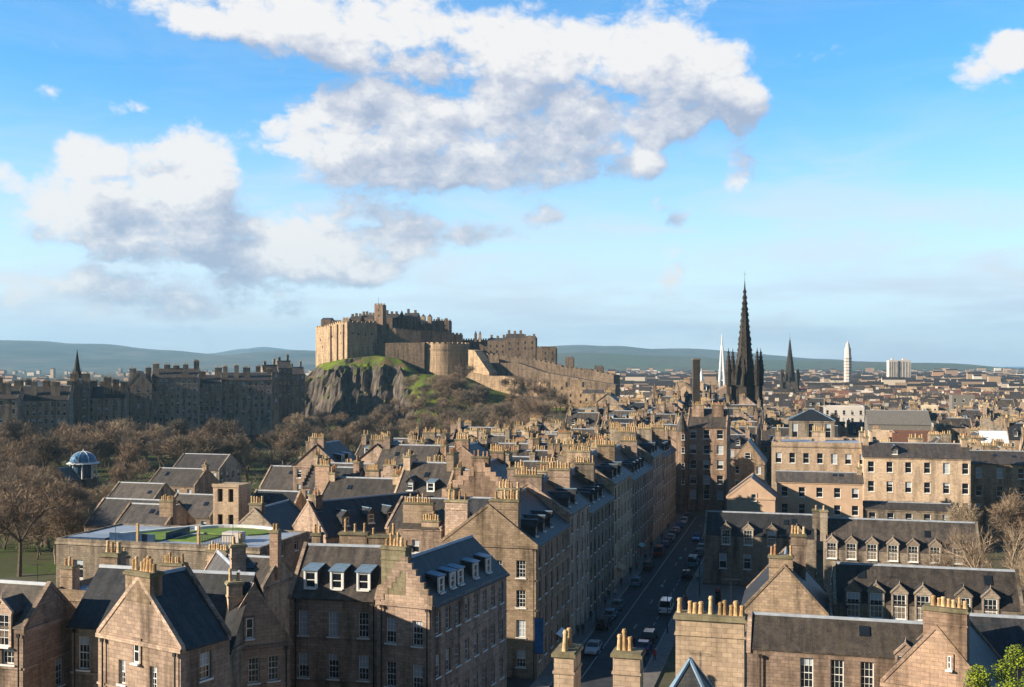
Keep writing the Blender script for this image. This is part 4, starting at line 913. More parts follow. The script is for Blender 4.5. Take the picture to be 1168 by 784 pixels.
# street end and beyond
o, w = corner(783, 829, 285)
house('tenement', 'tall red stone tenement closing the far end of the street', 'tenement', o, w, 14, 21.6, 4.5, wall='stone_red', tile='slate', front=wrows(3, 5, w, 21.6, 3.9, 1.6, 2.3), left=wrows(3, 4, 14, 21.6), lod=1,
      chims=[(.25, .3, 3, 1.1, 1.2, 8), (.75, .3, 3, 1.1, 1.2, 8)], base=0)
tp = at(778, 490, 283); t = thing('turret', 'slim round corner turret with conical cap beside the far red tenement', 'turret', (tp.x, tp.y, 0))
m = MB(); m.cone(0, 0, 0, 21, 1.5, 1.5, 14); m.build('wall', ['stone_red'], t); m = MB(); m.cone(0, 0, 20.7, 25.5, 1.75, .05, 14); m.build('roof', ['slate'], t)
for z in (7, 11, 15, 18.4): add('window', win_mesh(.8, 1.5, 0), t, (.0, -1.53, z))
for args in [
    ('gabled_house', 'pedimented stone house with a round light in its gable, right of the far red tenement', 834, 872, 272, 528, 5.2, 14, dict(wall='stone_buff', roof='gy', gable_win=[(.5, 1.2, 1.4, 1.4)])),
    ('gabled_house', 'plain cream gable house with four small windows, behind the shaded street range', 829, 884, 216, 567, 3.6, 10, dict(wall='salmon_render', roof='gy', front=ops_at([(5.4, 7.0, 1.1, 1.6), (5.4, 3.8, 1.1, 1.6)]), gable_win=[(.56, -.6, 1.0, 1.4)], tile='slate_blue')),
    ('stone_block', 'big flat-topped sandstone block with sunlit facade behind the salmon building', 880, 990, 246, 508, 0, 18, dict(wall='stone_light', roof='flat', front=wrows(7, 3, 21, 19.7, 4.4, 1.3, 2.3, head=1.6), tile='lead', parapet=.8, chims=[(.06, .5, 1.2, 2.6, 3, 5), (.5, .75, 3, 1.1, 2.6, 7), (.96, .5, 1.2, 2.6, 3, 5)])),
    ('salmon_building', 'salmon rendered two-storey building with ten dark windows', 886, 984, 226, 549, 1.6, 8, dict(wall='salmon_render', tile='slate_brown', skew=False, front=wrows(5, 3, 17, 13.6, 3.5, 1.3, 2.0, head=.9), chims=[(.97, .5, 1.0, 1.8, 1.4, 4, 'stone_buff')])),
    ('stone_block', 'long stone tenement with rows of sash windows, directly right of the salmon building', 985, 1107, 236, 521, 2.6, 11, dict(wall='stone_light', tile='slate', front=wrows(6, 4, 22, 18, 4.2, 1.3, 2.3, head=1.0), skew=False, chims=[(.03, .5, 1.2, 2.6, 1.4, 5), (.52, .55, 3, 1.1, 1.3, 7), (.97, .5, 1.2, 2.6, 1.4, 5)], dorm=[('f', .3, .15, 'gab', 1.4, 1.2)])),
    ('stone_block', 'stone block with slate roof at the right edge, past the half-shadowed tenement', 1108, 1195, 243, 529, 2.4, 11, dict(wall='stone_buff', tile='slate', front=wrows(4, 3, 16, 15.8, 4.0, 1.3, 2.3), skew=False, chims=[(.3, .55, 3, 1.1, 1.3, 7)])),
    ('stone_annexe', 'low shaded annexe at the foot of the half-shadowed tenement', 986, 1085, 222, 580, 1.0, 5, dict(wall='stone_grey', tile='slate', front=wrows(5, 1, 17, 8.7, 3.5, 1.3, 2.0), skew=False)),
    ('mansard_hall', 'black mansard-roofed hall with tall arched openings, under the distant dark spire', 900, 952, 330, 480, 3.2, 12, dict(wall='stone_grey', tile='iron', roof='hip', front=wrows(3, 1, 13, 20.8, 3.5, 1.6, 4.5))),
    ]:
    nm, lb, a, b, D, ey, rs, dp_, kw = args
    house_px(nm, lb, 'building', a, b, D, ey, rs, dp_, lod=1, **kw)
for (nm, lb, a, b, D, ey, rs, dp_, wl, tl, rf) in [
    ('theatre_roof', 'blank grey metal-clad hall with sloping roof among the right-hand roofs', 990, 1062, 400, 484, 4.5, 24, 'grey_cladding', 'grey_cladding', 'gx'),
    ('theatre_roof', 'rust coloured windowless hall beside the grey metal hall', 1018, 1075, 362, 497, 1.5, 16, 'rust_cladding', 'rust_cladding', 'flat'),
    ('marquee', 'white peaked marquee roof among the right-hand roofs', 1120, 1150, 330, 505, 3.2, 9, 'stone_buff', 'white_paint', 'gx'),
    ('office_block', 'wide glass-fronted office with pale flat roof below the twin towers', 940, 986, 470, 466, 0, 14, 'pale_concrete', 'lead', 'flat'),
    ('office_block', 'dull grey clad office near the right-hand edge of town', 1086, 1112, 540, 453, 0, 12, 'grey_cladding', 'lead', 'flat'),
    ]:
    house_px(nm, lb, 'hall', a, b, D, ey, rs, dp_, wall=wl, tile=tl, roof=rf, skew=False, lod=2, front=([] if 'hall' in lb or 'marquee' in lb else None), right=[], left=[])

# =================================================================== OLD TOWN JUMBLE
def left_limit(D):
    T = [(150, 345), (200, 322), (240, 300), (262, 350), (300, 440), (335, 490), (360, 590), (395, 650), (460, 670)]
    for (a, b) in zip(T, T[1:]):
        if D <= b[0]: return a[1] + (b[1] - a[1]) * max(0, (D - a[0]) / (b[0] - a[0]))
    return T[-1][1]
WALLS = ['stone_pink', 'stone_buff', 'stone_buff', 'stone_grey', 'stone_red', 'stone_light', 'stone_pink']
WNAME = {'stone_pink': 'pink', 'stone_buff': 'buff', 'stone_grey': 'grey', 'stone_red': 'reddish', 'stone_light': 'pale', 'salmon_render': 'salmon'}
TILES = ['slate', 'slate', 'slate_blue', 'slate_brown', 'slate']
def random_house(rng, p, w, dp, ez, base, label, group, lod=None, tall=1.0, cat='house', nm=None):
    gy = rng.random() < .48; wall = rng.choice(WALLS); tile = rng.choice(TILES)
    ww = w; rise = (w if gy else dp) / 2 * rng.uniform(.62, .95); rise = min(rise, 5.2); ch = []; dm = []
    if gy:
        ch.append((rng.choice((.5, .5, .36, .64)), .07, rng.uniform(2.2, 3.8), 1.1, rng.uniform(.3, 1.6) * tall, rng.randint(4, 9)))
        if rng.random() < .7: ch.append((.5, .93, rng.uniform(2.2, 3.6), 1.1, rng.uniform(.6, 1.8) * tall, rng.randint(4, 9)))
        if rng.random() < .5: ch.append((.06, rng.uniform(.3, .7), 1.2, rng.uniform(1.4, 2.6), rng.uniform(-1.6, .4), rng.randint(3, 5)))
        if rng.random() < .6: dm = [('r', f, .15, rng.choice(('gab', 'box')), 1.3, 1.5) for f in (.3, .62)]
    else:
        ch.append((rng.uniform(.04, .1), .5, 1.2, rng.uniform(2, 3.2), rng.uniform(.8, 2.0) * tall, rng.randint(4, 7)))
        if rng.random() < .75: ch.append((rng.uniform(.9, .96), .5, 1.2, rng.uniform(2, 3.2), rng.uniform(.8, 2.0) * tall, rng.randint(4, 7)))
        if rng.random() < .75: ch.append((rng.uniform(.25, .75), rng.choice((.08, .9, .9)), rng.uniform(2.4, 4), 1.1, rng.uniform(-1.0, 1.2), rng.randint(6, 11)))
        if rng.random() < .6: dm = [('f', f, .15, rng.choice(('gab', 'box', 'gab')), 1.4, 1.6) for f in (.28, .68)]
    lb = label(WNAME[wall], 'gabled' if gy else 'slate-roofed', len(ch), len(dm))
    return house(nm or ('tenement' if cat == 'tenement' else 'old_house'), lb, cat, p, w, dp, ez, rise, base=base, roof='gy' if gy else 'gx', wall=wall, tile=tile, chims=ch, dorm=dm, lod=lod, group=group,
                 seed=rng.randrange(999), skew=rng.random() < .8, steps=rng.random() < .3, right=[] if rng.random() < .4 else None, left=[] if rng.random() < .3 else None)
def jumble():
    rng = random.Random(41); row = 0; a = 30.0
    while a < 300:
        b = -13.2 if a < 148 else (-13.2 if a < 150 else 16); dpn = rng.uniform(9, 12); k = 0
        while True:
            w = rng.uniform(8.5, 15); b1 = b - w; q = st(a, b1); px = CX + q.x / q.y * F
            if px < left_limit(q.y): break
            bz = base_z(q.x, q.y); D = q.y
            ez = bz + rng.uniform(11.0, 15.5) + (1.0 if D < 260 else 0)
            if D > 300: ez = min(ez, bz + 14)
            jit = rng.uniform(-2, 2)
            q = st(a + jit, b1)
            if not (D > 282 and 772 < CX + (q.x + w * .5) / q.y * F < 835 and D < 310) and not (150 < D < 178 and px < 440):
                def lab(wn, rf, nc, nd, row=row, k=k):
                    return f"{wn} {rf} house, {ORD[k]} from the street in roof row {NUM[row]} behind the terrace"
                random_house(rng, (q.x, q.y), w - .35, dpn, ez, bz, lab, 'packed old town roofs left of the street')
            b = b1 - (0 if rng.random() < .7 else rng.uniform(1, 3)); k += 1
            if k > 9: break
        a += dpn + rng.uniform(3.5, 6.5); row += 1
jumble()
# named roofs in front of the jumble
o, w = corner(332, 372, 172, 48)
house('gabled_house', 'long navy slate roof running up to the right, stone chimney gable at its left end', 'house', o, w, 21, 12.0, 4.6, th=48, wall='stone_pink', tile='slate_blue', roof='gy', front=[], left=[], right=wrows(6, 1, 21, 12),
      chims=[(.5, .06, 2.2, 1.2, 1.2, 5)], dorm=[('r', f, .2, 'gab', 1.5, 1.6) for f in (.2, .42, .6, .78)])
o, w = corner(440, 503, 160)
house('stone_house', 'stone house with two small windows and a long row of pots, beside the corner tenement', 'house', o, w, 13, 14.2, 3.4, wall='stone_pink', tile='slate_brown', front=ops_at([(2.0, 10.6, 1.1, 1.9), (4.6, 10.6, 1.1, 1.9)]), right=[],
      chims=[(.55, .1, 4.6, 1.0, .2, 12, 'stone_light'), (.80, .04, 2.6, .9, -2.2, 7, 'stone_light')])
# Castlehill: rows climbing to the castle, right of the garden
def castlehill():
    rng = random.Random(5); row = 0
    for D in (318, 345, 372, 400, 430, 462, 496, 532):
        px = {318: 560, 345: 565, 372: 610, 400: 650, 430: 660, 462: 672, 496: 684, 532: 700}[D]; k = 0
        while px < 835:
            wpx = rng.uniform(22, 46) * 340 / D; x = (px - CX) / F * D; bz = base_z(x, D)
            if not (D in (318,) and 770 < px < 832) and not (D in (430, 462) and 815 < px + wpx and px < 875):
                ez = bz + rng.uniform(9, 14.5)
                if px < 725: ez = min(ez, zpx(480 if D > 420 else 488, D))
                o_, w_ = corner(px, px + wpx, D)
                def lab(wn, rf, nc, nd, row=row, k=k): return f"{wn} {rf} house, {ORD[k]} from the left in hill row {NUM[row]} below the castle"
                random_house(rng, o_, w_, rng.uniform(9, 12), ez, bz, lab, 'old town houses climbing to the castle', tall=1.2, lod=2 if D > 370 else 1)
            px += wpx + (rng.uniform(2, 10) if rng.random() < .3 else .5); k += 1
        row += 1
castlehill()
def right_town():
    rng = random.Random(77); row = 0
    for D in (272, 300, 332, 366, 402, 440, 480, 525, 572, 625):
        px = {272: 985, 300: 870, 332: 955, 366: 868, 402: 872}.get(D, 872); k = 0
        while px < 1190:
            wpx = rng.uniform(24, 52) * 340 / D
            skip = (D <= 300 and px < 960 and D == 300 and px + wpx > 896) or (D == 402 and 975 < px < 1062) or (D == 366 and 1005 < px < 1075) or (D == 332 and 1110 < px < 1152)
            if not skip:
                ez = rng.uniform(8.5, 13.5) if D > 300 else rng.uniform(10, 13); o_, w_ = corner(px, px + wpx, D)
                if rng.random() < .72:
                    def lab(wn, rf, nc, nd, row=row, k=k): return f"{wn} {rf} house, {ORD[min(k,19)]} from the left in town row {NUM[row]} beyond the salmon building"
                    random_house(rng, o_, w_, rng.uniform(10, 14), ez, 0, lab, 'roofs of the right-hand town', lod=2)
                else:
                    wl = rng.choice(['stone_light', 'pale_concrete', 'stone_buff', 'cream_render', 'stone_grey'])
                    house('flat_block', f"flat-roofed {'pale' if wl != 'stone_grey' else 'grey'} block, {ORD[min(k,19)]} from the left in town row {NUM[row]} beyond the salmon building", 'building', o_, w_, 12, ez + 1, 0, wall=wl, tile='lead', roof='flat', lod=2, right=[], left=[],
                          chims=[(.3, .3, 2.4, 1, 2.0, 5)] if rng.random() < .5 else (), group='roofs of the right-hand town')
            px += wpx + (rng.uniform(2, 12) if rng.random() < .35 else .5); k += 1
        row += 1
right_town()
# =================================================================== LEFT SKYLINE ROW (faces away from the sun)
LROW = [(-32, 20, 428, 455, 4.5, 'gx', 'brown stone block with low roof at the far left edge of the skyline row', 4),
        (20, 78, 440, 457, 5.6, 'gx', 'long navy slate roofed block left of the steeple in the skyline row', 8),
        (78, 100, 456, 444, 4, 'gy', 'narrow tower-like house under the steeple in the skyline row', 2),
        (100, 143, 464, 454, 4.6, 'gx', 'block with light-edged slate roof right of the steeple in the skyline row', 5),
        (143, 173, 478, 441, 6.5, 'gy', 'sharp stepped gable with tallest pale stacks in the skyline row', 3),
        (173, 226, 490, 431, 4, 'gx', 'tallest tenement with many window columns in the skyline row', 8),
        (226, 252, 506, 437, 3.5, 'gx', 'narrow brown tenement right of the tallest one in the skyline row', 4),
        (252, 310, 518, 434, 3.5, 'gx', 'wide pale tenement at the right end of the skyline row', 8)]
for i, (a, b, D, ey, rs, rf, lb, n) in enumerate(LROW):
    o, w = corner(a, b, D, -12); ez = zpx(ey, D); rr = random.Random(i + 3)
    house('tenement', lb, 'tenement', o, w, 14, ez, rs, th=-12, base=6, roof=rf, wall='stone_row', tile='slate', lod=2, skew=True, steps=(i == 4),
          front=wrows(n, 6, w, ez - 6, 3.4, 1.15, 1.9, jit=rr), right=wrows(4, 5, 14, ez - 6, 3.4, 1.1, 1.9), left=wrows(4, 4, 14, ez - 6, 3.4),
          chims=[(f, rr.choice((.2, .5, .85)), rr.uniform(1.8, 3.4), 1.4, rr.uniform(1.2, 4.2), rr.randint(3, 6), 'stone_grey' if rr.random() < .5 else 'stone_buff') for f in ([.08, .3, .5, .72, .94] if w > 15 else [.15, .85])], group='skyline tenements left of the castle')
for i, (a, b, D, ey) in enumerate([(300, 318, 600, 425), (317, 333, 615, 420), (331, 348, 640, 427)]):
    o, w = corner(a, b, D, -20); ez = zpx(ey, D)
    house('tenement', ['dark tenement peeping between the skyline row and the crag, nearest the row', 'middle dark tenement between the skyline row and the crag, with a turret', 'dark tenement touching the crag behind the green slope'][i], 'tenement', o, w, 12, ez, 4, th=-20, base=4, wall='stone_row', lod=2,
          front=wrows(3, 5, w, ez - 4, 3.4), chims=[(.2, .5, 1.4, 1.2, 2, 2), (.8, .5, 1.2, 1.2, 3.5, 1)], right=[], left=[])
# steeple behind the row
sp_ = at(88, 437, 530); t = thing('steeple', 'small dark church steeple rising behind the skyline row', 'steeple', (sp_.x, sp_.y, 5), R(20))
m = MB(); m.box(-2, 2, -2, 2, 0, 27); m.build('tower', ['stone_sooty'], t); m = MB(); m.cone(0, 0, 27, 40, 2.0, .05, 8, rot=math.pi/8); m.build('spire', ['stone_sooty'], t)
for sx in (-1, 1):
    for sy in (-1, 1): m = MB(); m.cone(sx * 1.8, sy * 1.8, 25, 31, .45, .03, 4, rot=math.pi/4); m.build('pinnacle', ['stone_sooty'], t)
# retaining wall in front of the row
m = MB(); A, B = at(-60, 500, 425), at(330, 500, 545)
m.hexa([(A.x, A.y - 6, -1), (B.x, B.y - 6, -1), (B.x, B.y - 5, -1), (A.x, A.y - 5, -1)], [(A.x, A.y - 6, 9), (B.x, B.y - 6, 9), (B.x, B.y - 5, 9), (A.x, A.y - 5, 9)])
m.build('retaining_wall', ['stone_row'], label='long dark retaining wall under the skyline row above the garden trees', cat='wall')

# =================================================================== THE CASTLE
castle = thing('castle', 'sandstone hilltop castle with long ramparts and round battery on the crag', 'castle', (0, 0, 0))
def rampart(name, pts, ybot, thick, mat, cren=None, wins=()):
    m = MB()
    for (a, b) in zip(pts, pts[1:]):
        P, Q = at(a[0], a[2], a[1]), at(b[0], b[2], b[1])
        zb0, zb1 = zpx(ybot, a[1]), zpx(ybot, b[1]); d = Vector((Q.x - P.x, Q.y - P.y, 0)).normalized(); n = Vector((-d.y, d.x, 0)) * thick
        m.hexa([(P.x, P.y, zb0), (Q.x, Q.y, zb1), (Q.x + n.x, Q.y + n.y, zb1), (P.x + n.x, P.y + n.y, zb0)], [tuple(P), tuple(Q), (Q.x + n.x, Q.y + n.y, Q.z), (P.x + n.x, P.y + n.y, P.z)])
        if cren:
            L = (Q - P).length; k = max(1, int(L / cren[0])); 
            for i in range(k):
                A, B = P + (Q - P) * ((i + .18) / k), P + (Q - P) * ((i + .78) / k); nn = n.normalized() * min(1.0, thick * .4)
                m.hexa([A, B, B + nn, A + nn], [A + Vector((0, 0, cren[1])), B + Vector((0, 0, cren[1])), B + nn + Vector((0, 0, cren[1])), A + nn + Vector((0, 0, cren[1]))])
    o = m.build(name, [mat], castle)
    for (px, py, D, w, h) in wins:
        q = MB(); c = at(px, py, D); 
        q.box(-w/2, w/2, -.15, .02, -h/2, h/2); q.build('window', ['iron'], o, loc=c)
    return o
def block(name, px0, px1, D, yt, yb, dp, mat, th=8, roof=None, rise=3, cren=True, chim=0, rng=random.Random(3)):
    o, w = corner(px0, px1, D, th); z0, z1 = zpx(yb, D), zpx(yt, D); t = R(th)
    m = MB(); m.box(0, w, 0, dp, z0, z1)
    if roof == 'gx':
        m.poly([(0, 0, z1), (w, 0, z1), (w, dp/2, z1 + rise), (0, dp/2, z1 + rise)], 1); m.poly([(w, dp, z1), (0, dp, z1), (0, dp/2, z1 + rise), (w, dp/2, z1 + rise)], 1)
        m.poly([(0, dp, z1), (0, 0, z1), (0, dp/2, z1 + rise)]); m.poly([(w, 0, z1), (w, dp, z1), (w, dp/2, z1 + rise)])
    elif roof == 'cone': m.cone(w/2, dp/2, z1, z1 + rise, w * .55, .1, 12, 1)
    elif cren:
        n = max(2, int(w / 1.6))
        for i in range(n): m.box(w * (i + .1) / n, w * (i + .62) / n, 0, .7, z1, z1 + 1.0); m.box(w * (i + .1) / n, w * (i + .62) / n, dp - .7, dp, z1, z1 + 1.0)
    for i in range(chim): x = w * (i + .5) / chim; m.box(x - .7, x + .7, dp * .4, dp * .4 + 1.3, z1, z1 + rise + rng.uniform(1.2, 2.6))
    b = m.build(name, [mat, 'slate'], castle, loc=(o[0], o[1], 0), rz=-t)
    if z1 - z0 > 9:
        for i in range(max(1, int(w / 4))):
            for z in (z1 - 3.4, z1 - 7):
                q = MB(); q.box(-.45, .45, -.06, .05, -.8, .8); q.build('window', ['iron'], b, loc=(w * (i + .5) / max(1, int(w / 4)), -.02, z))
    return b
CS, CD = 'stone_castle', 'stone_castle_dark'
rampart('west_wall', [(360, 724, 374), (372, 713, 373), (384, 702, 369), (396, 690, 368)], 420, 14, CS, (2.6, 1.1), [(366, 388, 718.4, .7, 1.3), (379, 384, 706.5, .7, 1.3), (389, 380, 697, .7, 1.4), (368, 396, 716.6, .7, 1.2), (390, 392, 696, .7, 1.2)])
for (px, D, yt) in ((376.5, 707.5, 372), (384, 700.5, 370), (391, 693.6, 370)):
    c = at(px, yt, D); q = MB(); q.box(-.6, .6, -.45, .45, zpx(415, D), c.z); q.build('buttress', [CS], castle, loc=(c.x, c.y, 0), rz=R(-42))
rampart('great_hall_wall', [(396.2, 690, 368), (412, 695, 369), (430, 700, 368)], 412, 14, CS, (2.6, 1.1), [(402, 380, 691, .9, 1.6), (409, 381, 693, .9, 1.6), (417, 382, 695.5, .9, 1.6), (424, 381, 697.5, .9, 1.6)])
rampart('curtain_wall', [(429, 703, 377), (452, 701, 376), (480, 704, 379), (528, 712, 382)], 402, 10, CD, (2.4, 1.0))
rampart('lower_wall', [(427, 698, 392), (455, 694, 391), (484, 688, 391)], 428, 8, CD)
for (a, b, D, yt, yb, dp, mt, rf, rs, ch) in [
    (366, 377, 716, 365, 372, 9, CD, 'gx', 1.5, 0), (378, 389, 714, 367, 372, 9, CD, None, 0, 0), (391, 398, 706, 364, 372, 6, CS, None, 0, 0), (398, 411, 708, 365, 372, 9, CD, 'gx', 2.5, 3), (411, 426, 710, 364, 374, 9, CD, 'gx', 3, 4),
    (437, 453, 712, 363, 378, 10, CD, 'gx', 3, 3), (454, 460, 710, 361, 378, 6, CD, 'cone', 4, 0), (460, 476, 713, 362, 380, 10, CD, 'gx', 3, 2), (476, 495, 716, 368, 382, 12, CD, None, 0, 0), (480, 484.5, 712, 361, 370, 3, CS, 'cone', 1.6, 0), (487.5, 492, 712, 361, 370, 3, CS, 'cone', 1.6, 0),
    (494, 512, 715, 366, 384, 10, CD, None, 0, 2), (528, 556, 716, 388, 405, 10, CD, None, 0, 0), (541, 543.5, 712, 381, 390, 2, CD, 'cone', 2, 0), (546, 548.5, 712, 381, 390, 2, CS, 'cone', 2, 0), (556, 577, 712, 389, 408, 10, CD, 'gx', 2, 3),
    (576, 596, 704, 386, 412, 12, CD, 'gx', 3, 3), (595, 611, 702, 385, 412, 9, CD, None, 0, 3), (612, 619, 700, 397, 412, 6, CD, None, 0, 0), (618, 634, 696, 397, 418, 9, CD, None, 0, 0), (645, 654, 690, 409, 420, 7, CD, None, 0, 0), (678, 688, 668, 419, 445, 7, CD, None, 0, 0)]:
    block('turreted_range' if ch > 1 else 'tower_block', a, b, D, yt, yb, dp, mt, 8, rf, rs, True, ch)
bk = block('clock_tower', 427, 436.5, 704, 348, 378, 5, 'stone_red', 20)
q = MB(); c = at(431.5, 348, 706); q.tube((c.x, c.y, c.z), (c.x, c.y, c.z + 5), .12, .06, 5); q.build('flagpole', ['iron'], castle)
m = MB(); c = at(508, 391, 702); m.cone(0, 0, -2, 24.8 , 16.4, 15.6, 40); m.cone(0, 0, 24.8, 25.6, 16.0, 16.0, 40); m.cone(0, 0, 25.6, 28.6, 15.5, 15.5, 40)
for i in range(26):
    t0 = 2 * math.pi * i / 26; m.hexa([(r_ * math.cos(t), r_ * math.sin(t), 28.6) for (r_, t) in ((14.2, t0), (15.4, t0), (15.4, t0 + .14), (14.2, t0 + .14))], [(r_ * math.cos(t), r_ * math.sin(t), 29.5) for (r_, t) in ((14.2, t0), (15.4, t0), (15.4, t0 + .14), (14.2, t0 + .14))])
m.build('round_battery', [CS], castle, loc=(c.x, c.y, c.z - 29.5))
rampart('sloping_buttress', [(534, 684, 399), (541, 678, 400), (549, 672, 412), (558, 666, 425)], 440, 6, CS)
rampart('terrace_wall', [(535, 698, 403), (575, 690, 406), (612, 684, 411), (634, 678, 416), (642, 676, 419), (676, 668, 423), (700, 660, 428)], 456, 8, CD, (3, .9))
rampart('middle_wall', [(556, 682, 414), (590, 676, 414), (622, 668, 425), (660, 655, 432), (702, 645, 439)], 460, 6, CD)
rampart('long_rampart', [(531, 674, 425), (560, 664, 429), (574, 659, 429), (590, 652, 433), (616, 640, 438)], 462, 6, CS, None)
rampart('gate_rampart', [(614, 642, 437), (628, 634, 441), (640, 630, 441)], 465, 6, CS, (2.6, .9))
for (a, b, D, yt, yb, dp, mt, rf, rs) in [(628, 645, 622, 436, 470, 8, CS, None, 0), (650, 664, 618, 436, 466, 8, CS, None, 0), (645, 668, 606, 444, 475, 6, CS, None, 0), (664, 692, 596, 449, 478, 8, CS, 'gx', 2), (694, 716, 585, 455, 480, 8, CS, None, 0)]:
    block('gatehouse', a, b, D, yt, yb, dp, mt, 12, rf, rs, True, 0)

# =================================================================== SPIRES AND TOWERS
def gothic_spire(name, label, px, D, ybase, ytip, hw, mat, zb, shaft_frac=.42, kids=True):
    c = at(px, ybase, D); zt = zpx(ytip, D); t = thing(name, label, 'spire', (c.x, c.y, zb), -R(20)); H = zt - zb; hs = H * shaft_frac
    m = MB(); m.box(-hw*.66, hw*.66, -hw*.66, hw*.66, 0, hs)
    for sx in (-1, 1):
        for sy in (-1, 1):
            for k, (z0, z1, r) in enumerate(((0, hs*.55, .26), (hs*.55, hs*.8, .2), (hs*.8, hs, .15))):
                m.box(sx*hw*.80 - hw*r*.6, sx*hw*.80 + hw*r*.6, sy*hw*.80 - hw*r*.6, sy*hw*.80 + hw*r*.6, z0, z1)
    for z in (hs*.45, hs*.72, hs*.98): m.box(-hw*.71, hw*.71, -hw*.71, hw*.71, z, z + hw*.08)
    m.build('tower', [mat], t)
    for rz in range(4):
        q = MB(); 
        for x in (-.26, .26):
            a = hw*.13; zq = hs*.5; y = -hw*.66 - .03
            q.poly([(hw*x - a, y, zq), (hw*x + a, y, zq), (hw*x + a, y, zq + hs*.3), (hw*x, y, zq + hs*.38), (hw*x - a, y, zq + hs*.3)])
        q.build('louvre_window', ['iron'], t, rz=rz * math.pi / 2)
    m = MB(); n = 12; r0 = hw * .60
    for k in range(n):
        u0, u1 = k / n, (k + 1) / n; m.cone(0, 0, hs + (H - hs) * u0, hs + (H - hs) * u1, r0 * (1 - u0)**1.08 + .05, r0 * (1 - u1)**1.08 + .05, 8, rot=math.pi/8)
        if k % 3 == 2 and k < 10: m.cone(0, 0, hs + (H - hs) * u0, hs + (H - hs) * (u0 + .02), r0 * (1 - u0)**1.08 + .28, r0 * (1 - u0)**1.08 + .28, 8, rot=math.pi/8)
    for a in range(8):
        for k in range(16):
            u = .05 + k * .055; r = r0 * (1 - u)**1.08 + .08; tt = a * math.pi / 4 + math.pi/8; z = hs + (H - hs) * u
            m.cone(r * math.cos(tt), r * math.sin(tt), z, z + hw * .16, hw * .045, .01, 4)
    m.build('spire', [mat], t)
    q = MB(); q.tube((0, 0, H - .1), (0, 0, H + hw*.5), .07, .03, 5); q.box(-.5, .5, -.04, .04, H + hw*.3, H + hw*.3 + .12); q.build('finial', ['iron'], t)
    for sx in (-1, 1):
        for sy in (-1, 1):
            p = MB(); x, y = sx*hw*.80, sy*hw*.80
            p.cone(x, y, hs, hs + H*.07, hw*.17, hw*.15, 8); p.cone(x, y, hs + H*.07, hs + H*.22, hw*.2, .03, 8)
            for k in range(5):
                for a in range(4):
                    u = .1 + .17 * k; r = hw*.2*(1-u) + .03; p.cone(x + r*math.cos(a*math.pi/2), y + r*math.sin(a*math.pi/2), hs + H*(.07 + .15*u), hs + H*(.07 + .15*u) + hw*.1, hw*.04, .01, 4)
            p.build('pinnacle', [mat], t)
    for s in range(4):
        p = MB(); a = s * math.pi / 2; x, y = hw*.66*math.cos(a), hw*.66*math.sin(a); p.cone(x, y, hs, hs + H*.10, hw*.13, .02, 6); p.build('pinnacle', [mat], t)
        d = MB(); d.cone(x * .7, y * .7, hs + H*.02, hs + H*.16, hw*.2, .02, 4, rot=math.pi/4); d.build('spire_dormer', [mat], t)
    return t
gothic_spire('church_spire', 'tall black gothic church spire with pinnacles above the roofs right of the street', 849.5, 432, 480, 319, 6.9, 'stone_sooty', 4, .38)
t = gothic_spire('monument', 'smaller distant black gothic monument spire right of the tall spire', 901, 1000, 446, 384, 8.6, 'stone_sooty', 6, .27)
# nave of the church
o, w = corner(806, 838, 462)
house('church_nave', 'steep dark church roof below the tall black spire', 'church', o, w, 30, 18, 6, base=6, wall='stone_sooty', tile='slate', roof='gy', front=wrows(2, 1, w, 12, 3, 1.4, 4), lod=2, right=wrows(6, 1, 30, 12, 3, 1.4, 4), left=[], base_=0) if False else \
    house('church_nave', 'steep dark church roof beside the tall black spire', 'church', o, w, 26, 17, 6, base=5, wall='stone_sooty', tile='slate', roof='gy', front=wrows(2, 1, w, 12, 3, 1.4, 4), lod=2, right=[], left=[])
# tall dark factory stack
c = at(794, 470, 420); t = thing('tall_stack', 'tall dark square stone stack left of the white mast', 'chimney', (c.x, c.y, 6))
m = MB(); m.box(-1.3, 1.3, -1.3, 1.3, 0, zpx(411, 420) - 6); m.build('shaft', ['stone_sooty'], t); m = MB(); m.box(-1.5, 1.5, -1.5, 1.5, zpx(411, 420) - 6, zpx(411, 420) - 5.4); m.build('cap', ['stone_grey'], t)
# white mast with splayed legs
c = at(823.5, 440, 900); t = thing('white_mast', 'tall white splayed mast structure beside the tall black spire', 'mast', (c.x, c.y, 0)); Hm = zpx(386, 900)
m = MB(); m.tube((0, 0, Hm - 12), (0, 0, Hm + 3), .9, .3, 8); m.build('needle', ['white_mast'], t)
for k in range(4):
    a = k * math.pi / 2 + .5; m = MB(); m.tube((4.6 * math.cos(a), 4.6 * math.sin(a), 0), (.5 * math.cos(a), .5 * math.sin(a), Hm - 6), 1.1, .7, 6); m.build('leg', ['white_mast'], t)
for k in range(5): m = MB(); z = 8 + k * 8; r = 4.6 - 4.1 * z / (Hm - 6); m.cone(0, 0, z, z + .6, r, r, 4, rot=.5); m.build('ring', ['white_mast'], t)
for (px, py, hw_) in ((800, 431, 6), (832, 436, 4)):
    c = at(px, 445, 900); t = thing('white_canopy', ['pointed white tent canopy left of the white mast', 'small pointed white canopy at the foot of the white mast'][px > 810], 'canopy', (c.x, c.y, 0)); z = zpx(py - 9, 900)
    m = MB(); m.cone(0, 0, 10, z, hw_, .2, 8); m.build('membrane', ['white_mast'], t); m = MB(); m.tube((0, 0, 0), (0, 0, z + 1), .4, .2, 6); m.build('pole', ['white_mast'], t)
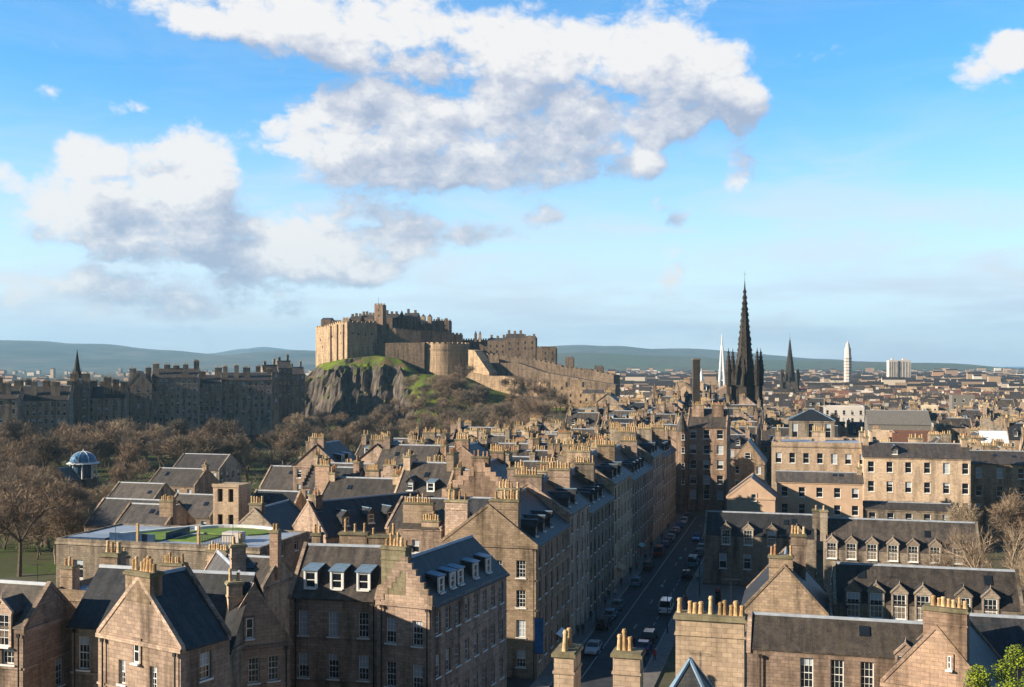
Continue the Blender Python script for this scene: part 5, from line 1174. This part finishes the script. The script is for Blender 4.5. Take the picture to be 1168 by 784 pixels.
# pale round tower and twin slabs
c = at(967, 430, 1500); t = thing('pale_tower', 'slim pale bullet-topped tower on the distant plain', 'tower', (c.x, c.y, 0)); Hm = zpx(389, 1500)
m = MB(); m.cone(0, 0, 0, Hm * .70, 5.4, 5.2, 8); m.cone(0, 0, Hm * .70, Hm * .86, 4.6, 4.2, 8); m.build('shaft', ['pale_concrete'], t)
m = MB(); m.cone(0, 0, Hm * .86, Hm * .95, 3.2, 2.4, 8); m.cone(0, 0, Hm * .95, Hm + 1, 1.2, .1, 8); m.build('cap', ['pale_concrete'], t)
for z in range(11): m = MB(); m.cone(0, 0, Hm * (.06 + .058 * z), Hm * (.06 + .058 * z) + 1.2, 5.5, 5.5, 8); m.build('window_band', ['stone_grey'], t)
for (a, b, lb) in ((1014, 1024.5, 'left of the two pale tower slabs far across the plain'), (1026, 1039, 'right of the two pale tower slabs far across the plain')):
    o, w = corner(a, b, 1900, 5); t = thing('tower_block', lb, 'tower block', (o[0], o[1], 0), -R(5)); Hm = zpx(411, 1900)
    m = MB(); m.box(0, w, 0, 16, 0, Hm); m.build('wall', ['pale_concrete'], t)
    m = MB(); m.box(w * .35, w * .65, 4, 10, Hm, Hm + 3); m.build('plant_room', ['pale_concrete'], t)
    for k in range(4): m = MB(); x = w * (k + .5) / 4; m.box(x - 1.1, x + 1.1, -.15, -.01, 3, Hm - 3); m.build('window_band', ['stone_grey'], t)
# =================================================================== DISTANT CITY
def far_house_mesh(i):
    rng = random.Random(i); w, d, h = rng.uniform(9, 22), rng.uniform(8, 12), rng.uniform(6, 13); r = rng.choice((0, 3, 3.5, 4)); m = MB()
    m.box(0, w, 0, d, 0, h)
    if r:
        m.poly([(-.3, -.3, h), (w + .3, -.3, h), (w + .3, d/2, h + r), (-.3, d/2, h + r)], 1); m.poly([(w + .3, d + .3, h), (-.3, d + .3, h), (-.3, d/2, h + r), (w + .3, d/2, h + r)], 1)
        m.poly([(0, d, h), (0, 0, h), (0, d/2, h + r)]); m.poly([(w, 0, h), (w, d, h), (w, d/2, h + r)])
        m.box(w*.1, w*.1 + 2.5, d*.42, d*.58, h + r*.6, h + r + 1.6)
    else: m.box(0, w, 0, .3, h, h + .7); m.box(w*.3, w*.5, d*.3, d*.6, h, h + 2.2)
    n = int(w / 2.8)
    for k in range(n):
        for z in (h - 2.8, h - 6):
            if z > .8: m.box(w*(k+.5)/n - .5, w*(k+.5)/n + .5, -.05, -.005, z, z + 1.7, 2)
    wl = rng.choice(['stone_buff', 'stone_light', 'stone_grey', 'pale_concrete', 'stone_pink', 'cream_render']); tl = rng.choice(['slate', 'slate', 'slate_brown', 'tile_red', 'slate'])
    return m.mesh('far_house', [wl, tl if r else 'lead', 'iron']), ('pale' if wl in ('stone_light', 'pale_concrete', 'cream_render') else 'brown'), ('flat roof' if not r else ('red roof' if tl == 'tile_red' else 'grey roof'))
FH = [far_house_mesh(i) for i in range(28)]
def far_city():
    rng = random.Random(9); n = 0
    Ds = [660 + i * 22 for i in range(22)]
    for D in Ds:
        k = 0; px = 705 + rng.uniform(0, 20) if D < 900 else 640
        while px < 1185 and n < 255:
            me, wc, rc = rng.choice(FH); x = (px - CX) / F * D
            if not (840 < px < 860) and rng.random() < .42 + .3 * (D < 850):
                add('far_house', me, None, (x, D + rng.uniform(-6, 6), base_z(x, D) * 0 - .2), -TH + rng.choice((0, 0, 0, math.pi/2)) * .0 + rng.uniform(-.2, .2), f"tiny {wc} far house with {rc} among packed roofs on the distant plain", 'house', 'far houses on the plain'); n += 1
            px += rng.uniform(16, 34) * F / 1000 * 700 / D; k += 1
    for i in range(45):                 # beyond the skyline row on the left
        D = rng.uniform(640, 1300); px = rng.uniform(-10, 345); me, wc, rc = rng.choice(FH)
        add('far_house', me, None, ((px - CX) / F * D, D, 0), R(20) + rng.uniform(-.3, .3), f"tiny {wc} far house with {rc} in the haze behind the skyline row", 'house', 'far houses behind the skyline row')
    m = MB()                            # what nobody could count
    for i in range(5200):
        D = 1120 * math.exp(rng.random() * 1.75); px = rng.uniform(-20, 1190)
        if px < 360 and rng.random() < .88: continue
        x = (px - CX) / F * D; w, d, h = rng.uniform(8, 30), rng.uniform(8, 14), rng.uniform(6, 14) * (1.8 if rng.random() < .05 else 1)
        k = len(m.v); c, s = math.cos(.25), math.sin(-.25)
        for z in (0, h):
            for (a, b) in ((0, 0), (w, 0), (w, d), (0, d)): m.v.append((x + a * c - b * s, D + a * s + b * c, z))
        if rng.random() < .7:
            m.v.append((x - d/2 * s, D + d/2 * c, h + 3)); m.v.append((x + w * c - d/2 * s, D + w * s + d/2 * c, h + 3))
            for f in ((0,1,5,4),(1,2,6,9,5),(2,3,7,6),(3,0,4,8,7)): m.f.append(tuple(k + q for q in f)); m.m.append(0)
            for f in ((4,5,9,8),(6,7,8,9)): m.f.append(tuple(k + q for q in f)); m.m.append(1)
        else:
            for f in ((0,1,5,4),(1,2,6,5),(2,3,7,6),(3,0,4,7),(4,5,6,7)): m.f.append(tuple(k + q for q in f)); m.m.append(0)
    m.build('distant_city', ['far_walls', 'slate'], uv=False, kind='stuff')
far_city()
def far_wood():
    rng = random.Random(19); m = MB()
    for i in range(1900):
        if i < 620: D = rng.uniform(620, 3000); px = rng.uniform(-20, 350)
        else: D = 680 * math.exp(rng.random() * 1.5); px = rng.uniform(700, 1190)
        x = (px - CX) / F * D; r, h = rng.uniform(4, 9), rng.uniform(9, 17)
        for k in range(46):
            u = Vector((rng.gauss(0, .42) * r, rng.gauss(0, .42) * r, h * (.55 + rng.uniform(-.42, .42)))); a = rng.random() * 6.28; q = Vector((math.cos(a), math.sin(a), rng.uniform(-.5, .9))) * rng.uniform(.9, 2.2); t_ = Vector((-q.y, q.x, .4)) * .5
            m.poly([(x + u.x, D + u.y, u.z), (x + u.x + q.x, D + u.y + q.y, u.z + q.z), (x + u.x + t_.x, D + u.y + t_.y, u.z + t_.z)], rng.random() < .5)
    m.build('distant_woodland', ['twigs', 'twigs_dark'], uv=False, kind='stuff')
far_wood()

# =================================================================== TREES
def bare_tree_meshes(seed, Ht, spread, twig_mat, bark='bark', ntw=5, gnarl=.3, tw=.0020):
    rng = random.Random(seed); tr = MB(); cr = MB(); tips = []
    def grow(p, d, L, r, lev):
        segs = 3; q = p
        for i in range(segs):
            d2 = (d + Vector((rng.gauss(0, gnarl), rng.gauss(0, gnarl), rng.gauss(0, gnarl * .6) + .08)) * .45).normalized()
            e = q + d2 * (L / segs); r2 = r * (1 - .22 * (i + 1) / segs * 1.4)
            tr.tube(q, e, r * (1 - .22 * i / segs * 1.4), r2, 6 if lev < 2 else 4); q, d = e, d2
            if lev >= 1 and lev < 4 and rng.random() < .7: child(q, d, L * .62, r2 * .55, lev + 1)
        if lev < 4:
            for k in range(rng.choice((2, 3, 3))): child(q, d, L * rng.uniform(.62, .82), r * .58, lev + 1)
        else: tips.append((q, d))
        if lev >= 3: tips.append((p.lerp(q, .5), d))
    def child(p, d, L, r, lev):
        a = rng.random() * 6.283; o = d.orthogonal().normalized(); o.rotate(Matrix.Rotation(a, 3, d)); k = rng.uniform(.45, 1.0) * spread
        grow(p, (d + o * k).normalized(), L, max(r, .018), lev)
    grow(Vector((0, 0, -.3)), Vector((0, 0, 1)), Ht * .3, Ht * .022, 0)
    for (p, d) in tips:
        for k in range(ntw):
            v = (d * .6 + Vector((rng.gauss(0, .55), rng.gauss(0, .55), rng.gauss(.25, .45)))).normalized(); L = Ht * rng.uniform(.05, .11)
            s = v.cross(Vector((rng.gauss(0, 1), rng.gauss(0, 1), rng.gauss(0, 1)))).normalized() * (Ht * tw)
            e = p + v * L; cr.poly([p - s, p + s, e]); mid = p + v * L * .5
            for j in range(2):
                w2 = (v + Vector((rng.gauss(0, .6), rng.gauss(0, .6), rng.gauss(.1, .5)))).normalized() * L * .55; cr.poly([mid - s * .8, mid + s * .8, mid + w2])
    zmax = max(p[2] for p in cr.v); k = Ht / zmax
    for b in (tr, cr): b.v = [(x * k, y * k, z * k) for x, y, z in b.v]
    return tr.mesh('trunk', [bark], uv=False), cr.mesh('crown', [twig_mat], uv=False)
TREES = [bare_tree_meshes(1, 13, .9, 'twigs', ntw=3), bare_tree_meshes(2, 12, 1.1, 'twigs', ntw=3), bare_tree_meshes(3, 14, .7, 'twigs_dark', ntw=3), bare_tree_meshes(4, 11, 1.0, 'twigs_pale', 'bark_pale', ntw=3), bare_tree_meshes(6, 12, .95, 'twigs_dark', ntw=3)]
def bare_tree(i, loc, s, rz, label, group=None, sxy=1.0):
    t = thing('bare_tree', label, 'tree', loc, rz, group); t.scale = (s * sxy, s * sxy, s)
    a, b = TREES[i]; add('trunk', a, t); add('crown', b, t); return t
def plant_trees():
    rng = random.Random(23)
    # below the castle, right of the crag: brown wood on the slope
    n = 0
    while n < 95:
        px = rng.uniform(325, 640); D = rng.uniform(395, 655); x = (px - CX) / F * D
        z = max(crag_z(x, D) if D > 520 else 0, base_z(x, D))
        py = HY + (HC - z) * F / D
        top = 462 if px < 470 else (452 if px < 540 else 462)
        if py < (468 if px < 450 else 440) or z > 27 or (px < 440 and D > 625) or D < left_min(px): continue
        if px > 615 and D < 520: continue
        bare_tree(rng.randrange(5), (x, D, z - .2), rng.uniform(.8, 1.25), rng.random() * 6.28, 'bare brown tree in the wood below the castle crag', 'wood below the castle', 1.15); n += 1
    n = 0
    while n < 58:
        px = rng.uniform(425, 640); D = rng.uniform(545, 655); x = (px - CX) / F * D; z = max(crag_z(x, D), 0)
        if z > 23 or z < .5 or (px > 545 and z > 11): continue
        bare_tree(rng.choice((0, 1, 0, 1, 3, 4)), (x, D, z - .2), rng.uniform(.6, 1.0), rng.random() * 6.28, 'bare brown tree in the wood below the castle crag', 'wood below the castle', 1.2); n += 1
    n = 0
    while n < 72:            # garden in the valley before the skyline row
        px = rng.uniform(-15, 330); D = rng.uniform(300, 428); x = (px - CX) / F * D
        if 62 < px < 128 and D < 345: continue
        if D > 428 + (px - 0) * .3: continue
        py = HY + HC * F / D
        if px > 150 and D < 330: continue
        bare_tree(rng.choice((0, 1, 2, 4, 4, 2)), (x, D, 0), rng.uniform(.9, 1.4), rng.random() * 6.28, 'bare tree in the shaded valley garden below the skyline row', 'valley garden trees', 1.1); n += 1
    n = 0
    while n < 40:            # left, nearer
        px = rng.uniform(-25, 92); D = rng.uniform(205, 300); x = (px - CX) / F * D
        if px > 60 and D > 260: continue
        bare_tree(rng.choice((0, 1, 4, 3)), (x, D, .3), rng.uniform(.75, 1.15), rng.random() * 6.28, 'bare brown tree of the thicket left of the lawn roof', 'thicket at the left edge', 1.1); n += 1
def left_min(px): return 395 if px < 430 else (420 if px < 480 else 430 if px < 560 else 405)
plant_trees()
def undergrowth():
    rng = random.Random(31); m = MB(); n = 0
    while n < 2600:
        px = rng.uniform(-30, 640); D = rng.uniform(215, 650); x = (px - CX) / F * D
        if px > 100 and D < 330 or px > 330 and D < left_min(px): continue
        z = max(crag_z(x, D) if D > 520 else 0, base_z(x, D))
        if z > 24 or (D > 440 and px < 300): continue
        if D < 300 and rng.random() < .45: continue
        r, h = rng.uniform(1.2, 3), rng.uniform(1.2, 4); n += 1
        for k in range(26):
            p = Vector((x + rng.gauss(0, r * .6), D + rng.gauss(0, r * .6), z + h * rng.uniform(0, .8))); v = Vector((rng.gauss(0, .5), rng.gauss(0, .5), rng.uniform(.3, 1))) * rng.uniform(.5, 1.2); q = Vector((v.y, -v.x, .1)).normalized() * .06
            m.poly([p - q, p + q, p + v], rng.random() < .4)
    m.build('undergrowth', ['twigs', 'twigs_dark'], uv=False, kind='stuff')
undergrowth()
bare_tree(0, (*at(22, 0, 196).xy, .3), 1.35, 1.0, 'biggest dark-trunked bare tree in the garden at the left edge')
bare_tree(3, (*at(118, 0, 262).xy, 0), .9, 2.0, 'round twiggy bush-like tree right of the blue-domed pavilion')
bare_tree(1, (*at(252, 0, 318).xy, 0), .8, 2.0, 'rounded brown tree behind the pale roof tower')
bare_tree(3, (*at(150, 0, 400).xy, 0), 1.75, 4.0, 'tallest pale-limbed tree before the skyline row')
bare_tree(3, (*at(168, 0, 392).xy, 0), 1.6, 1.0, 'second tall pale-limbed tree, just right of the tallest one')
bare_tree(2, (*at(225, 0, 410).xy, 0), 1.35, .3, 'dark spreading tree left of the crag, before the wide pale tenement')
for i, (px_, D_) in enumerate([(4, 222), (30, 232), (46, 216), (58, 240), (-6, 240), (16, 250), (38, 262)]):
    bare_tree((1, 4, 3, 0, 2, 1, 3)[i], (*at(px_, 0, D_).xy, .3), (.8, .6, .7, .55, .9, .75, .7)[i], i * 1.3, 'bare brown tree of the thicket left of the lawn roof', 'thicket at the left edge')
# right edge trees
TREES.append(bare_tree_meshes(11, 16, .8, 'twigs', 'bark_pale', ntw=2, tw=.0007))
TREES.append(bare_tree_meshes(12, 14, .9, 'twigs', 'bark', ntw=3, tw=.0009))
bare_tree(5, (*at(1142, 0, 150).xy, 0), 1.12, .6, 'pale bare tree at the right edge over the slate ranges')
bare_tree(5, (*at(1165, 0, 140).xy, 0), 1.0, 2.2, 'second bare tree at the very right edge')
bare_tree(6, (*at(1100, 0, 165).xy, 0), .9, 2.2, 'brown bare tree against the right end of the half-sunlit range')
bare_tree(6, (*at(1078, 0, 166).xy, 0), .75, 1.2, 'small bare creeper-like tree on the half-sunlit range wall')
bare_tree(3, (*at(1112, 0, 212).xy, 0), 1.05, 3.2, 'olive-brown tree before the stone block at the right edge')
bare_tree(1, (*at(1150, 0, 208).xy, 0), 1.2, .2, 'wide brown tree below the stone block at the right edge')
bare_tree(5, (*at(12, 0, 63).xy, 0), 1.06, 1.7, 'thin bare tree against the cottage in the bottom left corner')
bare_tree(5, (*at(1110, 0, 97).xy, 0), .9, 1.7, 'thin pale twigs rising beside the ribbed chimney')
# leafy tree, bottom right
def leafy():
    rng = random.Random(2); c = at(1158, 784, 61); t = thing('leafy_tree', 'bright yellow-green leafy tree top in the bottom right corner', 'tree', (c.x, c.y, 0))
    tr = MB(); tr.tube((0, 0, -.3), (.2, 0, 16.5), .35, .16, 8)
    lf = MB(); cl = []
    for k in range(44):
        a, r = rng.random() * 6.28, rng.random() ** .5 * 2.3; z = 18.6 + rng.gauss(0, 1.7); z = min(z, 22.2 - r * .5); cl.append(Vector((r * math.cos(a), r * math.sin(a), z)))
    for p in cl:
        tr.tube((.2, 0, 13.5 + rng.random() * 2.5), p, .07, .02, 5)
        for k in range(760):
            v = Vector((rng.gauss(0, 1), rng.gauss(0, 1), rng.gauss(0, 1))).normalized() * rng.random() ** .4 * .72; q = p + v
            a = Vector((rng.gauss(0, 1), rng.gauss(0, 1), rng.gauss(0, 1))).normalized(); b = a.orthogonal().normalized() * .036; a = a * .075
            lf.poly([q - a, q + b, q + a, q - b], rng.random() < .3)
    add('trunk', tr.mesh('trunk', ['bark'], uv=False), t); add('crown', lf.mesh('crown', ['leaf_spring', 'leaf_green'], uv=False), t)
leafy()
# =================================================================== CARS
def car_proto(kind):
    L, Wd, Hh = {'hatch': (3.9, .86, 1.5), 'saloon': (4.4, .88, 1.42), 'estate': (4.5, .9, 1.55), 'van': (4.9, .98, 2.1)}[kind]; a = L / 2
    if kind == 'van': bel, prof = 1.15, [(-a, .32), (-a, .95), (-a + .1, 1.15), (a - .9, 1.15), (a - .1, .95), (a, .7), (a, .32)]; cab = (-a + .05, a - 1.0, -a + .12, a - 1.75)
    elif kind == 'saloon': bel, prof = .92, [(-a, .32), (-a, .82), (-a + .12, .92), (a - 1.2, .94), (a - .2, .78), (a, .6), (a, .32)]; cab = (-a + .55, a - 1.25, -a + 1.15, a - 1.95)
    else: bel, prof = .95, [(-a, .32), (-a, .85), (-a + .08, .95), (a - 1.05, .97), (a - .2, .82), (a, .6), (a, .32)]; cab = (-a + .06, a - 1.05, -a + .4, a - 1.8)
    body = MB(); n = len(prof)
    for s0, s1, in ((-1, 1),):
        lo = [(x, -Wd + (.10 if abs(x) > a - .3 else 0), z) for x, z in prof]; hi = [(x, Wd - (.10 if abs(x) > a - .3 else 0), z) for x, z in prof]
        k = len(body.v); body.v += lo + hi
        body.f.append(tuple(k + i for i in range(n))); body.f.append(tuple(k + n + i for i in range(n))[::-1]); body.m += [0, 0]
        for i in range(n): j = (i + 1) % n; body.f.append((k + j, k + i, k + n + i, k + n + j)); body.m.append(0)
    x0, x1, t0, t1 = cab; wt = Wd - .2; wb = Wd - .05
    top = [(t0, -wt, Hh), (t1, -wt, Hh), (t1, wt, Hh), (t0, wt, Hh)]
    body.hexa([(p[0], p[1], Hh - .05) for p in top], [(p[0] * .97, p[1] * .95, Hh + .02) for p in top])
    for s in (-1, 1):               # pillars
        for (xb, xt) in ((x0, t0), (x1, t1), ((x0 + x1) / 2, (t0 + t1) / 2)):
            body.tube((xb, s * wb, bel), (xt, s * wt, Hh - .02), .05, .04, 4)
    gl = MB(); gl.hexa([(x0, -wb, bel - .02), (x1, -wb, bel - .02), (x1, wb, bel - .02), (x0, wb, bel - .02)], [(p[0], p[1], Hh - .045) for p in top])
    wh = MB()
    for i in range(14):
        pass
    k = []; R_ = .32
    for y0, y1, r in ((-.1, .1, R_),):
        b = [(r * math.cos(2*math.pi*i/14), y0, r * math.sin(2*math.pi*i/14)) for i in range(14)]; t_ = [(x, y1, z) for x, y, z in b]; wh.hexa(b, t_, 0)
    b = [(.2 * math.cos(2*math.pi*i/10), -.115, .2 * math.sin(2*math.pi*i/10)) for i in range(10)]; wh.hexa(b, [(x, .115, z) for x, y, z in b], 1)
    hl = MB(); hl.box(-.06, .02, -.17, .17, -.08, .08); tl = MB(); tl.box(-.02, .03, -.12, .12, -.12, .12)
    return dict(body=body.mesh('body', ['car_silver']), glass=gl.mesh('windows', ['glass']), wheel=wh.mesh('wheel', ['rubber', 'chrome']), head=hl.mesh('headlight', ['lamp_clear']), tail=tl.mesh('tail_light', ['lamp_red']), L=L, W=Wd)
CP = {k: car_proto(k) for k in ('hatch', 'saloon', 'estate', 'van')}
def car(kind, paint, pos, away, label, nm='parked_car', group=None):
    P = CP[kind]; ang = math.atan2(DV.y, DV.x) + (0 if away else math.pi)
    t = thing(nm, label, 'van' if kind == 'van' else 'car', (pos.x, pos.y, .014), ang, group); a, w = P['L'] / 2, P['W']
    b = add('body', P['body'], t); b.material_slots[0].link = 'OBJECT'; b.material_slots[0].material = MAT[paint]; add('windows', P['glass'], t)
    for x in (-a + .75, a - .8):
        for y in (-w + .09, w - .09): add('wheel', P['wheel'], t, (x, y, .32))
    for y in (-w + .3, w - .3): add('headlight', P['head'], t, (a - .01, y, .66)); add('tail_light', P['tail'], t, (-a + .0, y * 1.02, .74))
def ab(px, py):
    q = onground(px, py) - S0; return q.dot(DV), q.dot(PV)
CARS = [('saloon', 'car_silver', 672, 744, False, None, 'pale silver saloon, nearest car in the street'), ('estate', 'car_black', 692, 716, True, 3.2, 'black car first in the parked line at the left kerb'), ('hatch', 'car_sky', 705, 706, True, 3.2, 'small sky-blue hatchback behind the black parked car'),
        ('hatch', 'car_teal', 713, 695, True, 3.2, 'teal hatchback touching the small sky-blue one'), ('hatch', 'car_sky', 732, 668, True, 3.3, 'lone light blue hatchback in the middle of the left kerb line'), ('estate', 'car_black', 747, 650, True, 3.3, 'black estate with red lights just before the red van'),
        ('van', 'car_red', 757, 634, True, 3.3, 'red van at the left kerb'), ('hatch', 'car_blue', 763, 625, True, 3.3, 'blue hatchback just beyond the red van'), ('hatch', 'car_silver', 777, 609, True, 3.3, 'pale car first in the far kerb line'), ('saloon', 'car_blue', 780, 603, True, 3.3, 'deep blue car second in the far kerb line'),
        ('hatch', 'car_white', 784, 597, True, 3.3, 'white car third in the far kerb line'), ('hatch', 'car_grey', 788, 592, True, 3.3, 'grey car last in the far kerb line'), ('hatch', 'car_blue', 792, 617, False, 8.7, 'blue car driving in the right lane, far up the street'),
        ('van', 'car_teal', 795, 646, True, 10.9, 'teal van against the shaded range at the right kerb'), ('hatch', 'car_grey', 796, 634, True, 10.9, 'grey car beyond the teal van at the right kerb'), ('hatch', 'car_black', 796, 660, True, 10.9, 'dark car before the teal van at the right kerb'),
        ('van', 'car_white', 763, 698, True, 10.7, 'white van with blue-tinted windows left of the widest chimney'), ('saloon', 'car_purple', 740, 743, True, 10.6, 'purple-blue saloon behind the foreground pots'), ('estate', 'car_black', 746, 731, True, 10.6, 'dark estate ahead of the purple-blue saloon'), ('hatch', 'car_navy', 732, 758, True, 10.6, 'navy hatchback behind the purple-blue saloon')]
for i in range(3):
    car(('hatch', 'saloon', 'estate', 'hatch', 'hatch')[i], ('car_navy', 'car_silver', 'car_black', 'car_sky', 'car_grey')[i], st(103.4 + i * 4.9, 3.3), True, f"{('navy', 'silver', 'black', 'sky-blue', 'grey')[i]} car, {ORD[i]} in the left kerb line between the blue hatchback and the far line", 'parked_car', 'cars in the street')
for i in range(4):
    car(('hatch', 'estate', 'hatch', 'saloon')[i], ('car_silver', 'car_navy', 'car_white', 'car_black')[i], st(97 + i * 6.2, 10.9), True, f"{('silver', 'navy', 'white', 'black')[i]} car, {ORD[i]} at the right kerb beyond the shaded range", 'parked_car', 'cars in the street')
for (k, paint, px, py, away, bfix, lb) in CARS:
    a_, b_ = ab(px, py)
    if bfix is not None: b_ = bfix
    else: b_ = 4.3
    car(k, paint, st(a_, b_), away, lb, 'moving_car' if 'driving' in lb or 'nearest' in lb else 'parked_car', 'cars in the street')
car('van', 'car_red', st(-3.4, -4.5), True, 'red van at the foot of the blue banner corner', 'parked_car')
# =================================================================== STREET FURNITURE
def lamp(a, b, label, flip=1, h=7.5):
    p = st(a, b, .14); t = thing('street_lamp', label, 'lamp', p, -TH, 'street lamps')
    m = MB(); m.cone(0, 0, 0, .9, .12, .1, 8); m.cone(0, 0, .9, h, .07, .05, 8); m.build('post', ['iron'], t)
    m = MB(); m.tube((0, 0, h - .1), (.7 * flip, 0, h + .25), .04, .035, 6); m.build('arm', ['iron'], t)
    m = MB(); m.cone(.75 * flip, 0, h + .02, h + .3, .3, .12, 10); m.build('lamp_head', ['copper_green'], t)
a_, b_ = ab(738, 722); lamp(a_, 12.5, 'teal-headed street lamp left of the widest chimney', -1, 6.5)
a_, b_ = ab(763, 684); lamp(a_, 12.6, 'thin street lamp further up, above the white van', -1, 6.5)
lamp(52, 14.6, 'lamp post standing before the shaded range at the yard', -1, 6); lamp(88, 1.6, 'lamp post at the left kerb far up the street', 1, 6.5); lamp(30, 1.6, 'lamp post at the left kerb beside the third terrace front', 1, 6.5)
for i, a_ in enumerate((24, 28, 32)):
    t = thing('bollard', f'{["nearest", "middle", "farthest"][i]} of three dark bollards on the right pavement edge by the yard', 'bollard', st(a_ + 10, 13.6, .14), 0, 'bollards at the yard'); m = MB(); m.cone(0, 0, 0, .85, .11, .09, 8); m.build('post', ['iron'], t); m = MB(); m.cone(0, 0, .85, 1.0, .13, .04, 8); m.build('cap', ['iron'], t)
p = onground(819, 690); t = thing('phone_box', 'red upright box standing in the paved yard', 'box', (p.x, p.y, .12), -TH)
m = MB(); m.box(-.45, .45, -.45, .45, 0, .3); m.box(-.42, .42, -.42, .42, 2.1, 2.4); m.cone(0, 0, 2.4, 2.55, .55, .3, 4, rot=math.pi/4)
for sx in (-1, 1):
    for sy in (-1, 1): m.box(sx*.4 - .04, sx*.4 + .04, sy*.4 - .04, sy*.4 + .04, .3, 2.1)
m.build('frame', ['car_red'], t); m = MB(); m.box(-.36, .36, -.36, .36, .3, 2.1); m.build('glazing', ['glass'], t)
p = st(-.25, .3, 3.2); t = thing('banner', 'vertical blue banner on the corner of the street-corner tenement', 'banner', p, -TH); m = MB(); m.box(-.55, .55, -.04, .04, 0, 4.2); m.build('cloth', ['blue_banner'], t); m = MB(); m.tube((-.6, .08, 4.25), (.6, .08, 4.25), .03, .03, 6); m.tube((-.6, .08, -.05), (.6, .08, -.05), .03, .03, 6); m.build('rail', ['iron'], t)
# shop awnings along the terrace foot
for (a_, mt, lb) in ((60, 'clay_buff', 'small ochre shop awning on the fourth terrace front'), (84, 'copper_green', 'green shop awning far up the terrace'), (12, 'white_paint', 'white shop fascia canopy on the corner tenement')):
    t = thing('shop_awning', lb, 'awning', st(a_, .02, 3.0), math.pi/2 - TH); m = MB(); m.hexa([(-1.8, -.02, .0), (1.8, -.02, 0), (1.8, -1.0, -.5), (-1.8, -1.0, -.5)][::-1], [(-1.8, -.02, .06), (1.8, -.02, .06), (1.8, -1.0, -.44), (-1.8, -1.0, -.44)][::-1]); m.build('canopy', [mt], t)
    m = MB()
    for x in (-1.7, 1.7): m.tube((x, -.02, -.7), (x, -.95, -.5), .02, .02, 5)
    m.build('bracket', ['iron'], t)
# =================================================================== PEDESTRIANS
def person_mesh(stride):
    V = [(0, 0, .95), (0, 0, 1.12), (0, 0, 1.32), (0, .0, 1.48), (0, 0, 1.56), (0, .01, 1.68), (0, .0, 1.76),
         (.10, 0, .90), (.10, stride * .16, .5), (.10, stride * .22, .09), (.10, stride * .22 + .15, .05), (-.10, 0, .90), (-.10, -stride * .10, .5), (-.10, -stride * .26, .10), (-.10, -stride * .26 + .15, .05),
         (.19, 0, 1.42), (.23, -stride * .10, 1.15), (.22, -stride * .04, .9), (.22, .0, .82), (-.19, 0, 1.42), (-.23, stride * .10, 1.15), (-.22, stride * .18, .92), (-.22, stride * .22, .84)]
    E = [(0,1),(1,2),(2,3),(3,4),(4,5),(5,6),(0,7),(7,8),(8,9),(9,10),(0,11),(11,12),(12,13),(13,14),(2,15),(15,16),(16,17),(17,18),(2,19),(19,20),(20,21),(21,22)]
    rad = [(.15,.11),(.14,.10),(.17,.11),(.07,.07),(.055,.055),(.085,.1),(.06,.07),(.095,.1),(.065,.065),(.045,.045),(.04,.03),(.095,.1),(.065,.065),(.045,.045),(.04,.03),(.065,.065),(.05,.05),(.038,.038),(.03,.04),(.065,.065),(.05,.05),(.038,.038),(.03,.04)]
    me = bpy.data.meshes.new('person'); me.from_pydata(V, E, []); o = bpy.data.objects.new('person', me); COL.objects.link(o)
    sk = o.modifiers.new('skin', 'SKIN'); sd = o.modifiers.new('smooth', 'SUBSURF'); sd.levels = sd.render_levels = 1
    lay = me.skin_vertices[0].data if len(me.skin_vertices) else None
    if lay is None:
        bpy.context.view_layer.objects.active = o; bpy.ops.mesh.customdata_skin_add(); lay = me.skin_vertices[0].data
    for i, r in enumerate(rad): lay[i].radius = r
    lay[0].use_root = True
    dg = bpy.context.evaluated_depsgraph_get(); out = bpy.data.meshes.new_from_object(o.evaluated_get(dg)); bpy.data.objects.remove(o); out.name = 'person'; return out
PM = [person_mesh(1.0), person_mesh(-.8)]
PEOPLE = [(22, 1.2, 0, 'clothes_dark', 'person in dark coat walking on the left pavement, nearest the corner tenement'), (41, 1.0, 1, 'clothes_blue', 'person in blue jacket on the left pavement beside the lone light blue hatchback'),
          (47, 1.5, 0, 'clothes_pale', 'person in pale coat on the left pavement before the red van'), (66, 1.1, 1, 'clothes_dark', 'person in dark clothes far up the left pavement'), (17, 9.2, 0, 'clothes_dark', 'person in dark coat crossing the road near the teal-headed lamp'),
          (44, 13.2, 1, 'clothes_red', 'person in red top on the right pavement by the yard')]
rp_ = random.Random(8)
for i in range(14):
    lft = i % 3 != 0; a_ = 12 + i * 8.5 + rp_.uniform(-2, 2); mt = rp_.choice(['clothes_dark', 'clothes_blue', 'clothes_pale', 'clothes_red', 'clothes_dark'])
    PEOPLE.append((a_, rp_.uniform(.5, 1.7) if lft else rp_.uniform(12.6, 13.6), i % 2, mt, f"{ORD[i]} stroller up the street, a person in {dict(clothes_dark='dark', clothes_blue='blue', clothes_pale='pale', clothes_red='red')[mt]} clothes on the {'terrace' if lft else 'yard'} side pavement"))
for i, (a_, b_, k, mt, lb) in enumerate(PEOPLE):
    o = add('person', PM[k].copy(), None, st(a_, b_, .14 if b_ < 2 or b_ > 12 else .012), -TH + (math.pi if i % 2 else 0), lb, 'person', 'pedestrians'); o.data.materials.clear(); o.data.materials.append(MAT[mt])
